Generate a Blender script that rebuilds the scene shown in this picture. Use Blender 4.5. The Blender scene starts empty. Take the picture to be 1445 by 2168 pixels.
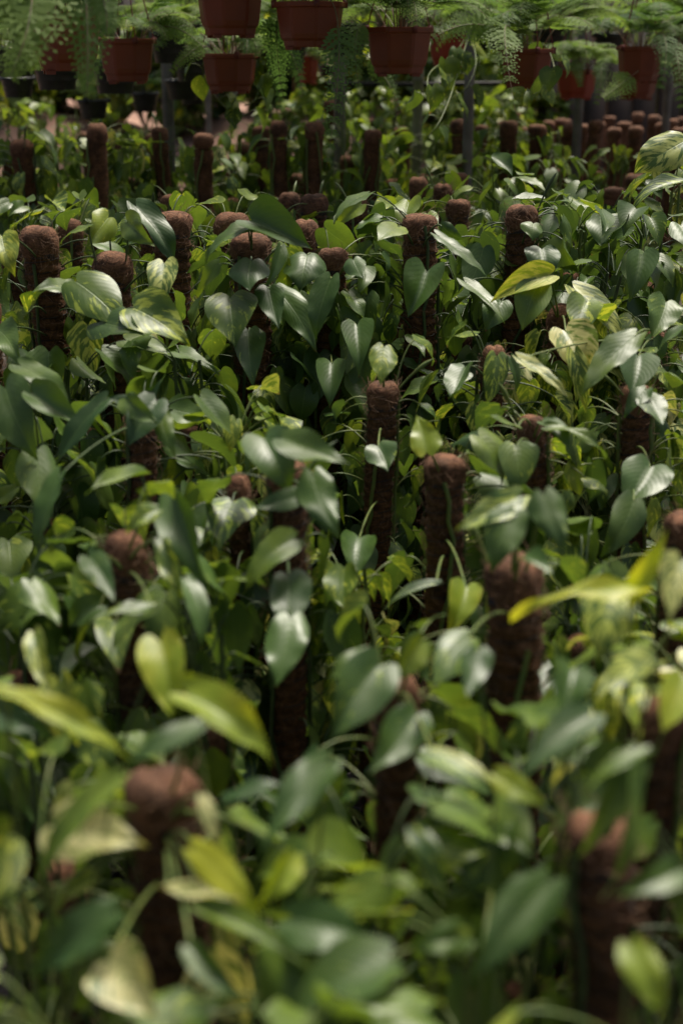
import bpy, math
import numpy as np
R = math.radians
D = bpy.data
sc = bpy.context.scene
COL = sc.collection

# ------------------------------------------------------------------ camera
CAMZ, PITCH, FPX = 1.30, R(18.1), 3011.0
cam_d = D.cameras.new('camera'); cam = D.objects.new('camera', cam_d); COL.objects.link(cam)
cam.location = (0, 0, CAMZ); cam.rotation_euler = (R(90) - PITCH, 0, 0)
cam_d.sensor_fit = 'VERTICAL'; cam_d.sensor_height = 36; cam_d.sensor_width = 24; cam_d.lens = 50
cam_d.clip_start = 0.05; cam_d.clip_end = 200
cam_d.dof.use_dof = True; cam_d.dof.focus_distance = 2.6; cam_d.dof.aperture_fstop = 3.9
cam_d.dof.aperture_blades = 0
sc.camera = cam
# ------------------------------------------------------------------ light
SUN_EL, SUN_AZ = R(66), R(25)          # azimuth measured from +Y (beyond the beds) towards +X
w = D.worlds.new('World'); sc.world = w; w.use_nodes = True
nt = w.node_tree
sky = nt.nodes.new('ShaderNodeTexSky'); sky.sky_type = 'NISHITA'; sky.sun_disc = False
sky.sun_elevation = SUN_EL; sky.sun_rotation = SUN_AZ
sky.air_density = 1.0; sky.dust_density = 7.0; sky.ozone_density = 0.2
bg = nt.nodes['Background']; nt.links.new(sky.outputs[0], bg.inputs[0]); bg.inputs[1].default_value = 0.055
sd = D.lights.new('sun', 'SUN'); sun = D.objects.new('sun', sd); COL.objects.link(sun)
sd.energy = 2.9; sd.angle = R(20); sd.color = (1.0, 0.94, 0.83)
sun.rotation_euler = (R(90) - SUN_EL, 0, math.pi - SUN_AZ)
sun.location = (0, 0, 8)
vs = sc.view_settings
vs.view_transform = 'Standard'; vs.look = 'None'; vs.gamma = 1; vs.use_curve_mapping = False
vs.exposure = 1.0
sc.cycles.max_bounces = 7; sc.cycles.transparent_max_bounces = 4

FW = np.array([0, math.cos(PITCH), -math.sin(PITCH)]); UP = np.array([0, math.sin(PITCH), math.cos(PITCH)])
CAM = np.array([0, 0, CAMZ])
def near_z(Z): return Z * (1 - .13 * min(1.0, max(0.0, (2.3 - Z) / 1.1)))
def at(px, py, Z):
    """photo pixel and distance along the lens axis -> a point of the place"""
    Z = near_z(Z); return CAM + Z * (FW + np.array([(px - 722.5) / FPX, 0, 0]) + UP * ((1084 - py) / FPX))

# ------------------------------------------------------------------ materials
def new_mat(name):
    m = D.materials.new(name); m.use_nodes = True
    nt = m.node_tree; b = nt.nodes['Principled BSDF']
    return m, nt, b
def N(nt, t, **kw):
    n = nt.nodes.new(t)
    for k, v in kw.items(): setattr(n, k, v)
    return n
def L(nt, a, b): nt.links.new(a, b)
def math_n(nt, op, a, b=None, c=None, clamp=False):
    n = N(nt, 'ShaderNodeMath', operation=op); n.use_clamp = clamp
    for i, v in enumerate((a, b, c)):
        if v is None: continue
        if isinstance(v, (int, float)): n.inputs[i].default_value = v
        else: L(nt, v, n.inputs[i])
    return n.outputs[0]
def mix_c(nt, f, a, b):
    n = N(nt, 'ShaderNodeMix', data_type='RGBA')
    for i, v in ((0, f), (6, a), (7, b)):
        if isinstance(v, (int, float)): n.inputs[i].default_value = v
        elif isinstance(v, tuple): n.inputs[i].default_value = (*v, 1)
        else: L(nt, v, n.inputs[i])
    return n.outputs[2]
def noise(nt, vec, scale, detail=3, rough=.55):
    n = N(nt, 'ShaderNodeTexNoise'); n.inputs['Scale'].default_value = scale
    n.inputs['Detail'].default_value = detail; n.inputs['Roughness'].default_value = rough
    if vec is not None: L(nt, vec, n.inputs['Vector'])
    return n.outputs['Fac']
def ramp(nt, f, lo, hi):
    n = N(nt, 'ShaderNodeMapRange'); n.interpolation_type = 'SMOOTHSTEP'
    L(nt, f, n.inputs[0])
    for i, v in ((1, lo), (2, hi)):
        if isinstance(v, (int, float)): n.inputs[i].default_value = v
        else: L(nt, v, n.inputs[i])
    return n.outputs[0]

def leaf_material():
    m, nt, b = new_mat('pothos_leaf')
    at_ = N(nt, 'ShaderNodeAttribute', attribute_name='tone'); sp = N(nt, 'ShaderNodeSeparateColor'); L(nt, at_.outputs['Color'], sp.inputs[0])
    lime, var, rnd = sp.outputs
    uv = N(nt, 'ShaderNodeUVMap', uv_map='UVMap'); su = N(nt, 'ShaderNodeSeparateXYZ'); L(nt, uv.outputs[0], su.inputs[0])
    u, t = su.outputs[0], su.outputs[1]          # u -1..1 across, t 0..1 along
    au = math_n(nt, 'ABSOLUTE', u)
    q = math_n(nt, 'SUBTRACT', t, math_n(nt, 'MULTIPLY', au, .42))
    sgn = math_n(nt, 'SIGN', u)
    cb = N(nt, 'ShaderNodeCombineXYZ')
    L(nt, math_n(nt, 'MULTIPLY', q, 9.0), cb.inputs[0]); L(nt, math_n(nt, 'MULTIPLY', au, 1.8), cb.inputs[1])
    L(nt, math_n(nt, 'ADD', math_n(nt, 'MULTIPLY', rnd, 61.0), math_n(nt, 'MULTIPLY', sgn, 3.3)), cb.inputs[2])
    n1 = noise(nt, cb.outputs[0], 1.0, 4, .6)
    thr = math_n(nt, 'SUBTRACT', .71, math_n(nt, 'MULTIPLY', var, .36))
    vf = ramp(nt, n1, thr, math_n(nt, 'ADD', thr, .09))
    # colours of the blade
    dark = mix_c(nt, rnd, (0.019, 0.054, 0.010), (0.053, 0.108, 0.015))
    geo0 = N(nt, 'ShaderNodeNewGeometry')
    pn0 = ramp(nt, noise(nt, geo0.outputs['Position'], 16, 2), .4, .62)
    lime_l = math_n(nt, 'MULTIPLY', lime, math_n(nt, 'ADD', ramp(nt, noise(nt, geo0.outputs['Position'], 22, 3), .35, .65), .45), clamp=True)
    green = mix_c(nt, lime_l, dark, (0.150, 0.215, 0.020))
    green = mix_c(nt, ramp(nt, lime, .6, 1.0), green, mix_c(nt, pn0, (0.25, 0.33, 0.02), (0.42, 0.44, 0.03)))
    cream = mix_c(nt, lime, (0.24, 0.33, 0.04), (0.44, 0.45, 0.06))
    cream = mix_c(nt, ramp(nt, var, .6, .95), cream, (0.50, 0.46, 0.23))
    c = mix_c(nt, vf, green, cream)
    # veins
    vein = math_n(nt, 'SINE', math_n(nt, 'MULTIPLY', q, 62.0))
    veinf = math_n(nt, 'MULTIPLY', ramp(nt, vein, .6, 1.0), .05)
    rib = math_n(nt, 'SUBTRACT', 1.0, ramp(nt, au, .012, .045))
    c = mix_c(nt, math_n(nt, 'MULTIPLY', rib, .28), c, (0.16, 0.24, 0.07))
    c = mix_c(nt, veinf, c, (0.12, 0.20, 0.06))
    # small specks and brown worn tips
    geo = N(nt, 'ShaderNodeNewGeometry')
    pn = noise(nt, geo.outputs['Position'], 26, 3)
    c = mix_c(nt, math_n(nt, 'MULTIPLY', ramp(nt, pn, .5, .75), .22), c, (0.065, 0.105, 0.035))
    bs = noise(nt, geo.outputs['Position'], 260, 2)
    c = mix_c(nt, math_n(nt, 'MULTIPLY', ramp(nt, bs, .70, .76), .45), c, (0.20, 0.22, 0.15))
    tip = ramp(nt, math_n(nt, 'ADD', math_n(nt, 'MAXIMUM', t, math_n(nt, 'MULTIPLY', au, .93)), math_n(nt, 'MULTIPLY', pn, .35)), 1.13, 1.17)
    c = mix_c(nt, math_n(nt, 'MULTIPLY', tip, math_n(nt, 'GREATER_THAN', rnd, .72)), c, (0.13, 0.075, 0.03))
    # paler underside
    c = mix_c(nt, math_n(nt, 'MULTIPLY', geo.outputs['Backfacing'], math_n(nt, 'SUBTRACT', .5, math_n(nt, 'MULTIPLY', lime, .4))), c, (0.095, 0.165, 0.055))
    L(nt, c, b.inputs['Base Color'])
    b.inputs['Specular IOR Level'].default_value = .5
    L(nt, math_n(nt, 'ADD', math_n(nt, 'MULTIPLY', pn, .36), .25), b.inputs['Roughness'])
    bp = N(nt, 'ShaderNodeBump'); bp.inputs['Strength'].default_value = .25; bp.inputs['Distance'].default_value = .0016
    h = math_n(nt, 'ADD', math_n(nt, 'MULTIPLY', vein, -.10), math_n(nt, 'MULTIPLY', rib, -1.2))
    h = math_n(nt, 'ADD', h, math_n(nt, 'MULTIPLY', noise(nt, geo.outputs['Position'], 55, 1), 1.0))
    L(nt, h, bp.inputs['Height']); L(nt, bp.outputs[0], b.inputs['Normal'])
    tr = N(nt, 'ShaderNodeBsdfTranslucent')
    tc = N(nt, 'ShaderNodeMix', data_type='RGBA', blend_type='MULTIPLY'); tc.inputs[0].default_value = 1
    L(nt, c, tc.inputs[6]); tc.inputs[7].default_value = (2.3, 2.1, .8, 1)
    L(nt, tc.outputs[2], tr.inputs[0]); L(nt, bp.outputs[0], tr.inputs['Normal'])
    ms = N(nt, 'ShaderNodeMixShader')
    L(nt, math_n(nt, 'ADD', math_n(nt, 'MULTIPLY', lime, .22), .17), ms.inputs[0])
    L(nt, b.outputs[0], ms.inputs[1]); L(nt, tr.outputs[0], ms.inputs[2])
    L(nt, ms.outputs[0], nt.nodes['Material Output'].inputs[0])
    return m
def fern_material():
    m, nt, b = new_mat('fern_frond')
    at_ = N(nt, 'ShaderNodeAttribute', attribute_name='tone'); sp = N(nt, 'ShaderNodeSeparateColor'); L(nt, at_.outputs['Color'], sp.inputs[0])
    geo = N(nt, 'ShaderNodeNewGeometry')
    c = mix_c(nt, sp.outputs[0], (0.055, 0.115, 0.034), (0.20, 0.28, 0.055))
    c = mix_c(nt, math_n(nt, 'MULTIPLY', noise(nt, geo.outputs['Position'], 60), .4), c, (0.07, 0.13, 0.05))
    L(nt, c, b.inputs['Base Color']); b.inputs['Roughness'].default_value = .6; b.inputs['Specular IOR Level'].default_value = .2
    tr = N(nt, 'ShaderNodeBsdfTranslucent')
    tc = N(nt, 'ShaderNodeMix', data_type='RGBA', blend_type='MULTIPLY'); tc.inputs[0].default_value = 1
    L(nt, c, tc.inputs[6]); tc.inputs[7].default_value = (2.0, 2.0, 1.2, 1)
    L(nt, tc.outputs[2], tr.inputs[0])
    ms = N(nt, 'ShaderNodeMixShader'); ms.inputs[0].default_value = .38
    L(nt, b.outputs[0], ms.inputs[1]); L(nt, tr.outputs[0], ms.inputs[2])
    L(nt, ms.outputs[0], nt.nodes['Material Output'].inputs[0])
    return m
def coir_material(name, c0, c1, c2):
    m, nt, b = new_mat(name)
    tc = N(nt, 'ShaderNodeTexCoord'); oi = N(nt, 'ShaderNodeObjectInfo')
    ad = N(nt, 'ShaderNodeVectorMath', operation='ADD'); L(nt, tc.outputs['Object'], ad.inputs[0])
    cb = N(nt, 'ShaderNodeCombineXYZ'); L(nt, math_n(nt, 'MULTIPLY', oi.outputs['Random'], 30), cb.inputs[0]); L(nt, cb.outputs[0], ad.inputs[1])
    # bend the fibre direction, then stretch noise along it
    wn = N(nt, 'ShaderNodeTexNoise'); wn.inputs['Scale'].default_value = 14; L(nt, ad.outputs[0], wn.inputs['Vector'])
    sc_ = N(nt, 'ShaderNodeVectorMath', operation='SCALE'); L(nt, wn.outputs['Color'], sc_.inputs[0]); sc_.inputs['Scale'].default_value = .055
    a2 = N(nt, 'ShaderNodeVectorMath', operation='ADD'); L(nt, ad.outputs[0], a2.inputs[0]); L(nt, sc_.outputs[0], a2.inputs[1])
    mp = N(nt, 'ShaderNodeMapping'); L(nt, a2.outputs[0], mp.inputs[0]); mp.inputs['Scale'].default_value = (55, 55, 420); mp.inputs['Rotation'].default_value = (.25, .2, 0)
    f1 = noise(nt, mp.outputs[0], 1, 4, .65)
    mp2 = N(nt, 'ShaderNodeMapping'); L(nt, a2.outputs[0], mp2.inputs[0]); mp2.inputs['Scale'].default_value = (300, 300, 60); mp2.inputs['Rotation'].default_value = (.5, -.4, 0)
    f2 = noise(nt, mp2.outputs[0], 1, 3, .6)
    big = noise(nt, ad.outputs[0], 22, 3)
    f = math_n(nt, 'ADD', math_n(nt, 'MULTIPLY', f1, .6), math_n(nt, 'MULTIPLY', f2, .4))
    c = mix_c(nt, ramp(nt, f, .36, .66), c0, c1)
    c = mix_c(nt, math_n(nt, 'MULTIPLY', ramp(nt, f, .6, .72), .7), c, c2)
    c = mix_c(nt, math_n(nt, 'MULTIPLY', ramp(nt, big, .48, .70), .6), c, (0.022, 0.013, 0.008))
    L(nt, c, b.inputs['Base Color']); b.inputs['Roughness'].default_value = .85
    b.inputs['Specular IOR Level'].default_value = .25
    bp = N(nt, 'ShaderNodeBump'); bp.inputs['Strength'].default_value = .9; bp.inputs['Distance'].default_value = .004
    L(nt, f, bp.inputs['Height']); L(nt, bp.outputs[0], b.inputs['Normal'])
    return m
def plain(name, c, rough=.5, var=.25, scale=30, bump=0, c2=None, spec=.5, metal=0):
    m, nt, b = new_mat(name)
    tc = N(nt, 'ShaderNodeTexCoord')
    n = noise(nt, tc.outputs['Object'], scale, 5)
    dk = c2 if c2 else tuple(x * (1 - var) * .7 for x in c)
    L(nt, mix_c(nt, ramp(nt, n, .35, .7), c, dk), b.inputs['Base Color'])
    b.inputs['Roughness'].default_value = rough; b.inputs['Specular IOR Level'].default_value = spec
    b.inputs['Metallic'].default_value = metal
    if bump:
        bp = N(nt, 'ShaderNodeBump'); bp.inputs['Strength'].default_value = .6; bp.inputs['Distance'].default_value = bump
        L(nt, n, bp.inputs['Height']); L(nt, bp.outputs[0], b.inputs['Normal'])
    return m
M_LEAF = leaf_material(); M_FERN = fern_material()
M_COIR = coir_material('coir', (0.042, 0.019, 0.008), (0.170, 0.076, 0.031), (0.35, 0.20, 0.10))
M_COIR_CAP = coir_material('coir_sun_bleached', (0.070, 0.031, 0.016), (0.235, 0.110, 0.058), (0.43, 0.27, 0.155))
M_TWINE = plain('dark_twine', (0.018, 0.015, 0.013), .7)
M_STEM = plain('green_stem', (0.085, 0.135, 0.030), .5, scale=60, c2=(0.13, 0.15, 0.03))
M_STEM_DK = plain('dark_stem', (0.05, 0.085, 0.022), .5, scale=60)
M_POT = plain('black_nursery_plastic', (0.016, 0.016, 0.018), .42, scale=12, c2=(0.03, 0.027, 0.024))
M_TERRA = plain('brick_red_plastic', (0.215, 0.043, 0.018), .40, scale=9, c2=(0.17, 0.036, 0.017), spec=.4)
M_TERRA2 = plain('bright_red_plastic', (0.34, 0.040, 0.018), .40, scale=9, c2=(0.26, 0.034, 0.018), spec=.4)
M_WIRE_R = plain('red_hanger', (0.20, 0.035, 0.03), .5)
M_WIRE_K = plain('black_hanger', (0.02, 0.02, 0.02), .5)
M_WIRE_B = plain('blue_cord', (0.01, 0.12, 0.28), .5)
M_SOIL = plain('potting_soil', (0.030, 0.020, 0.013), .95, scale=90, bump=.006)
M_STEEL = plain('weathered_grey_post', (0.19, 0.18, 0.17), .6, scale=14, c2=(0.11, 0.10, 0.09))
M_BAMBOO = plain('greenish_bamboo', (0.19, 0.20, 0.10), .5, scale=10, c2=(0.12, 0.12, 0.07))
M_FIBRE = plain('coir_fibre', (0.20, 0.11, 0.06), .8)
M_RHIZ = plain('fern_stalk', (0.16, 0.085, 0.045), .6, scale=50, c2=(0.10, 0.12, 0.05))

# ------------------------------------------------------------------ mesh collecting
class Acc:
    def __init__(s): s.v = []; s.f = []; s.uv = []; s.tone = []; s.n = 0; s.mi = []
    def add(s, v, f, uv=None, tone=(0, 0, 0), mi=0):
        v = np.asarray(v, float); f = np.asarray(f, int)
        s.v.append(v); s.f.append(f + s.n); s.n += len(v)
        s.uv.append(np.zeros((len(v), 2)) if uv is None else uv)
        s.tone.append(np.tile(np.array([*tone, 1.0]), (len(v), 1)))
        s.mi.append(np.full(len(f), mi))
    def build(s, name, mats, parent=None, origin=(0, 0, 0), smooth=True, label=None):
        me = D.meshes.new(name)
        if s.v:
            V = np.vstack(s.v) - np.asarray(origin); F = np.vstack(s.f)
            me.vertices.add(len(V)); me.vertices.foreach_set('co', V.ravel().astype(np.float32))
            me.loops.add(F.size); me.loops.foreach_set('vertex_index', F.ravel().astype(np.int32))
            me.polygons.add(len(F)); me.polygons.foreach_set('loop_start', np.arange(0, F.size, 4, dtype=np.int32))
            me.polygons.foreach_set('loop_total', np.full(len(F), 4, dtype=np.int32))
            me.update(calc_edges=True)
            me.polygons.foreach_set('use_smooth', np.full(len(F), smooth))
            uvl = me.uv_layers.new(name='UVMap'); UV = np.vstack(s.uv)[F.ravel()]
            uvl.data.foreach_set('uv', UV.ravel().astype(np.float32))
            ca = me.color_attributes.new('tone', 'FLOAT_COLOR', 'POINT')
            ca.data.foreach_set('color', np.vstack(s.tone).ravel().astype(np.float32))
            me.polygons.foreach_set('material_index', np.concatenate(s.mi).astype(np.int32))
        for m in (mats if isinstance(mats, (list, tuple)) else [mats]): me.materials.append(m)
        o = D.objects.new(name, me); COL.objects.link(o)
        if parent is not None: o.parent = parent
        if label: o['label'] = label
        return o
def grid_faces(nr, nc, wrap=False):
    cols = nc if wrap else nc - 1
    r, c = np.meshgrid(np.arange(nr - 1), np.arange(cols), indexing='ij'); r = r.ravel(); c = c.ravel()
    c2 = (c + 1) % nc
    return np.stack([r * nc + c, r * nc + c2, (r + 1) * nc + c2, (r + 1) * nc + c], 1)
def unit(v): v = np.asarray(v, float); return v / (np.linalg.norm(v) + 1e-9)
def tube(acc, pts, rad, ns=6, mi=0):
    pts = np.asarray(pts, float); n = len(pts)
    rad = np.broadcast_to(np.asarray(rad, float), (n,))
    T = np.gradient(pts, axis=0); T /= np.linalg.norm(T, axis=1, keepdims=True) + 1e-9
    ref = np.array([0, 0, 1.0]) if abs(T[n // 2][2]) < .9 else np.array([1.0, 0, 0])
    A = np.cross(T, ref); A /= np.linalg.norm(A, axis=1, keepdims=True) + 1e-9
    B = np.cross(T, A)
    a = np.linspace(0, 2 * np.pi, ns, endpoint=False)
    V = pts[:, None] + rad[:, None, None] * (np.cos(a)[None, :, None] * A[:, None] + np.sin(a)[None, :, None] * B[:, None])
    acc.add(V.reshape(-1, 3), grid_faces(n, ns, True), mi=mi)
def bez(a, b, c, n=7):
    t = np.linspace(0, 1, n)[:, None]; return (1 - t) ** 2 * a + 2 * t * (1 - t) * b + t * t * c
def lathe(acc, prof, c=(0, 0, 0), ns=24, mi=0, square=0, rot=0):
    prof = np.asarray(prof, float); a = np.linspace(0, 2 * np.pi, ns, endpoint=False) + rot
    V = np.stack([prof[:, 0][:, None] * np.cos(a), prof[:, 0][:, None] * np.sin(a), np.repeat(prof[:, 1][:, None], ns, 1)], -1)
    acc.add(V.reshape(-1, 3) + np.asarray(c), grid_faces(len(prof), ns, True), mi=mi)
def box(acc, lo, hi, mi=0):
    x0, y0, z0 = lo; x1, y1, z1 = hi
    v = [(x0,y0,z0),(x1,y0,z0),(x1,y1,z0),(x0,y1,z0),(x0,y0,z1),(x1,y0,z1),(x1,y1,z1),(x0,y1,z1)]
    acc.add(v, [(0,3,2,1),(4,5,6,7),(0,1,5,4),(1,2,6,5),(2,3,7,6),(3,0,4,7)], mi=mi)

def empty(name, loc, label, cat, group=None):
    o = D.objects.new(name, None); COL.objects.link(o); o.location = tuple(loc)
    o.empty_display_size = .05
    o['label'] = label; o['category'] = cat
    if group: o['group'] = group
    return o
def tag(o, label, cat, group=None):
    o['label'] = label; o['category'] = cat
    if group: o['group'] = group
    return o

# ------------------------------------------------------------------ the pothos leaf
HT = [0, .06, .15, .27, .4, .55, .7, .82, .91, .96, 1]; HW = [.29, .36, .415, .425, .395, .325, .225, .13, .058, .026, 0.004]
def leaf_template(nt_, nu):
    t = np.linspace(0, 1, nt_) ** 1.0; u = np.linspace(-1, 1, nu)
    T, U = np.meshgrid(t, u, indexing='ij'); au = np.abs(U)
    h = np.interp(t, [0, .06, .15, .27, .4, .55, .7, .82, .91, .96, 1], [.29, .36, .415, .425, .395, .325, .225, .13, .058, .026, 0.004])
    X = h[:, None] * np.sign(U) * au ** .9
    Y = T - .12 * np.sin(np.pi * au ** .85 * .92) * (1 - T) ** 3.2
    return T, U, X, Y
TPL = {k: leaf_template(*s) for k, s in {'hi': (15, 11), 'mid': (10, 9), 'lo': (6, 5)}.items()}
def add_leaf(acc, base, d, nrm, Ln, tone, rng, res='mid', fold=None, droop=None, width=1.0, curl=None):
    T, U, X, Y = TPL[res]
    d = unit(d); n = unit(np.asarray(nrm) - d * np.dot(nrm, d)); x = np.cross(d, n)
    fold = rng.uniform(.05, .55) if fold is None else fold
    droop = rng.uniform(-.05, .45) if droop is None else droop
    tw = rng.uniform(-.35, .35) if curl is None else curl
    wav = rng.uniform(.005, .055); ph = rng.uniform(0, 6.3)
    bend = rng.uniform(-.18, .18)
    tt = T ** rng.uniform(.82, 1.22)
    Xw = np.interp(tt, HT, HW) * np.sign(U) * np.abs(U) ** .9 * width * np.where(U > 0, rng.uniform(.86, 1.1), rng.uniform(.86, 1.1))
    Y = Y + (T - 1) ** 2 * np.abs(U) * np.where(U > 0, rng.uniform(-.05, .05), rng.uniform(-.05, .05))
    Z = fold * np.abs(Xw) - fold * .5 * np.abs(Xw) ** 2 * 2 + wav * np.sin(Y * 9 + ph + U * 1.5) * np.abs(U)
    Z = Z + rng.normal(0, .9) * Xw ** 2 - rng.uniform(-.05, .28) * T ** 4 + rng.uniform(0, .02) * np.sin(Y * 21 + ph * 2) * U ** 2
    Z = Z + tw * Xw * T                                   # twist toward tip
    Xw = Xw + bend * T * T                                # sideways sweep of the tip
    # droop: bend the midrib as an arc
    k = droop * 1.5
    if abs(k) > 1e-3:
        ang = k * Y ; Yy = np.sin(ang) / k; Zz = -(1 - np.cos(ang)) / k
        Yb = Yy + Z * np.sin(ang); Zb = Zz + Z * np.cos(ang)
    else: Yb, Zb = Y, Z
    P = np.asarray(base) + Ln * (Xw[..., None] * x + Yb[..., None] * d + Zb[..., None] * n)
    uv = np.stack([U, T], -1).reshape(-1, 2)
    f = grid_faces(*T.shape)
    acc.add(P.reshape(-1, 3), f, uv, tone)

# ------------------------------------------------------------------ the coir pole
def coir_pole(h, Rr, seed, cap=True, hi=True, z0=0.13):
    """a pole standing at the local origin; returns (pole acc, cap acc, twine acc)"""
    rng = np.random.default_rng(seed)
    lean = rng.normal(0, .010, 2); bow = rng.normal(0, .012, 2)
    def ctr(z):
        s = (z - z0) / (h - z0)
        return np.stack([lean[0] * (s - 1) + bow[0] * np.sin(np.pi * s), lean[1] * (s - 1) + bow[1] * np.sin(np.pi * s)], -1)
    ns = 30 if hi else 14
    dz = .0045 if hi else .014
    def skin(zs, rs, wr, ztop=None, amp=1.0):
        a = np.linspace(0, 2 * np.pi, ns, endpoint=False)
        A, Zg = np.meshgrid(a, zs)
        ph = rng.uniform(0, 6.3, 8)
        n = (.030 * np.sin(2 * A + Zg * 31 + ph[0]) + .035 * np.sin(3 * A - Zg * 47 + ph[1]) + .028 * np.sin(5 * A + Zg * 83 + ph[2])
             + .022 * np.sin(7 * A + Zg * 151 + ph[3]) + .018 * np.sin(11 * A - Zg * 233 + ph[4]) + rng.normal(0, .012, A.shape))
        r = np.asarray(rs)[:, None] * (1 + amp * n + wr * np.sin(Zg * 2 * np.pi / pitch + A + ph[5]))
        c = ctr(zs)
        V = np.stack([c[:, 0][:, None] + r * np.cos(A), c[:, 1][:, None] + r * np.sin(A), Zg + 0 * A], -1)
        return V
    pitch = rng.uniform(.014, .020)
    acc = Acc(); zt = h - .042
    zs = np.arange(z0, zt + .001, dz)
    V = skin(zs, np.full(len(zs), Rr * .95) * np.interp(zs, [zt - .02, zt], [1, .94]), .065)
    acc.add(V.reshape(-1, 3), grid_faces(len(zs), ns, True))
    capa = Acc()
    # folded-over cap: bulge, dome
    s = np.linspace(0, 1, 15 if hi else 8)
    flat = rng.uniform(.55, 1.3)
    zc = []; rc = []
    bul = rng.uniform(.99, 1.10)
    for q in s:
        if q < .5: zc.append(zt - .004 + q * 2 * .026); rc.append(Rr * (.92 + (bul - .92) * math.sin(min(1, q * 2.3) * math.pi / 2)))
        else:
            g = (q - .5) * 2 * math.pi / 2
            zc.append(zt + .022 + .020 * flat * 1.3 * math.sin(g)); rc.append(max(.0008, Rr * bul * math.cos(g) ** .62))
    zc = np.array(zc); rc = np.array(rc)
    Vc = skin(zc, rc, 0.0, amp=1.0)
    cr = rng.uniform(0, 3.14)                       # crease across the top where the mat is folded
    crs = np.exp(-((Vc[..., 0] * math.cos(cr) + Vc[..., 1] * math.sin(cr)) / (Rr * .22)) ** 2) * np.interp(zc, [zt + .01, zc.max()], [0, 1])[:, None]
    Vc[..., 2] -= .0035 * crs
    capa.add(Vc.reshape(-1, 3), grid_faces(len(zc), ns, True))
    tw = Acc(); fib = Acc()
    if hi:
        zz = np.arange(z0 + .02, zt, .0016); a = (zz - z0) / pitch * 2 * np.pi * 1.0
        rr = Rr * (.985 + .03 * np.sin(zz * 190))
        c = ctr(zz)
        tube(tw, np.stack([c[:, 0] + rr * np.cos(a), c[:, 1] + rr * np.sin(a), zz], 1), .0007, 4)
        a = np.linspace(0, 6 * np.pi, 70); c0 = ctr(np.full(70, zt))
        tube(tw, np.stack([c0[:, 0] + Rr * .94 * np.cos(a), c0[:, 1] + Rr * .94 * np.sin(a), zt - .004 + a * .0004], 1), .0010, 4)
    nf = 330 if hi else 0
    for i in range(nf):
        z = h - abs(rng.normal(0, .16)) ; z = max(z0 + .05, min(z, h - .003)); a = rng.uniform(0, 6.28)
        c = ctr(np.array([z]))[0]; d = np.array([math.cos(a), math.sin(a), 0])
        topr = Rr * (1.04 if z > zt else .96)
        if z > zt + .024: topr *= .85
        p0 = np.array([c[0], c[1], z]) + d * topr * .97
        tdir = unit(np.cross(d, [0, 0, 1]) * rng.uniform(-1, 1) + np.array([0, 0, rng.uniform(-1, 1)]))
        ln = rng.uniform(.008, .028)
        p2 = p0 + tdir * ln + d * rng.uniform(.001, .010); p1 = p0 + tdir * ln * .5 + d * rng.uniform(.004, .012)
        tube(fib, bez(p0, p1, p2, 4), .00034, 3)
    return acc, capa, tw, fib, ctr

# ------------------------------------------------------------------ setting: ground
def sheet(name, x0, x1, y0, y1, z, mat, nx=2, ny=2, hf=None, kind='structure'):
    X, Y = np.meshgrid(np.linspace(x0, x1, nx), np.linspace(y0, y1, ny))
    Z = np.full_like(X, z) if hf is None else z + hf(X, Y)
    a = Acc(); a.add(np.stack([X, Y, Z], -1).reshape(-1, 3), grid_faces(ny, nx)); o = a.build(name, mat)
    o['kind'] = kind; return o
M_GROUND = plain('damp_dark_earth', (0.036, 0.028, 0.021), .95, scale=24, bump=.02, c2=(0.06, 0.05, 0.042))
M_EARTH = plain('pale_reddish_earth', (0.34, 0.205, 0.150), .95, scale=3.2, bump=.03, c2=(0.22, 0.12, 0.085))
def bumpy(X, Y): return .008 * np.sin(X * 23 + Y * 7) * np.sin(Y * 31) + .006 * np.sin(X * 51 - Y * 43)
sheet('ground', -60, 60, -20, 100, -.03, M_GROUND)
sheet('bed_soil', -3.2, 3.6, -.6, 8.4, 0, M_GROUND, 200, 260, bumpy)
def mound(X, Y):
    s = np.clip((Y - 7.4) / 2.2, 0, 1); s = s * s * (3 - 2 * s)
    e = np.clip((X + 4.5) / 1, 0, 1) * np.clip((1.6 - X) / .8, 0, 1)
    return s * e * (.88 + .06 * np.sin(X * 2.3 + 1) + .03 * np.sin(X * 6.1) + .02 * np.sin(Y * 9 + X * 4)) + .012 * np.sin(X * 19) * np.sin(Y * 23)
o = sheet('earth_mound', -5, 2.2, 6.7, 13, -.02, M_EARTH, 160, 130, mound)

# ------------------------------------------------------------------ plant builder
FOCUS = {}
def build_pot(root, r=.072, h=.15, label=None):
    p = Acc()
    lathe(p, [(.001, .004), (r * .72, .004), (r * .74, .0), (r * .76, .004), (r * .93, h * .82), (r * 1.0, h * .84), (r * 1.03, h * .86), (r * 1.03, h - .003), (r * 1.01, h), (r * .97, h - .003), (r * .93, h * .8)], ns=28)
    po = p.build('pot', M_POT, root)
    s = Acc(); X = np.array([(.001, h * .88), (r * .5, h * .885), (r * .93, h * .87)]); lathe(s, X, ns=20)
    s.build('soil', M_SOIL, po)
    return po
def vine_points(ctr, h, Rr, z0, a0, rng, n=26):
    z = np.linspace(z0, h, n); a = a0 + np.cumsum(rng.normal(0, .16, n))
    c = ctr(z); r = Rr * 1.07 + .002
    return np.stack([c[:, 0] + r * np.cos(a), c[:, 1] + r * np.sin(a), z], 1)
SEED = [100]
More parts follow.
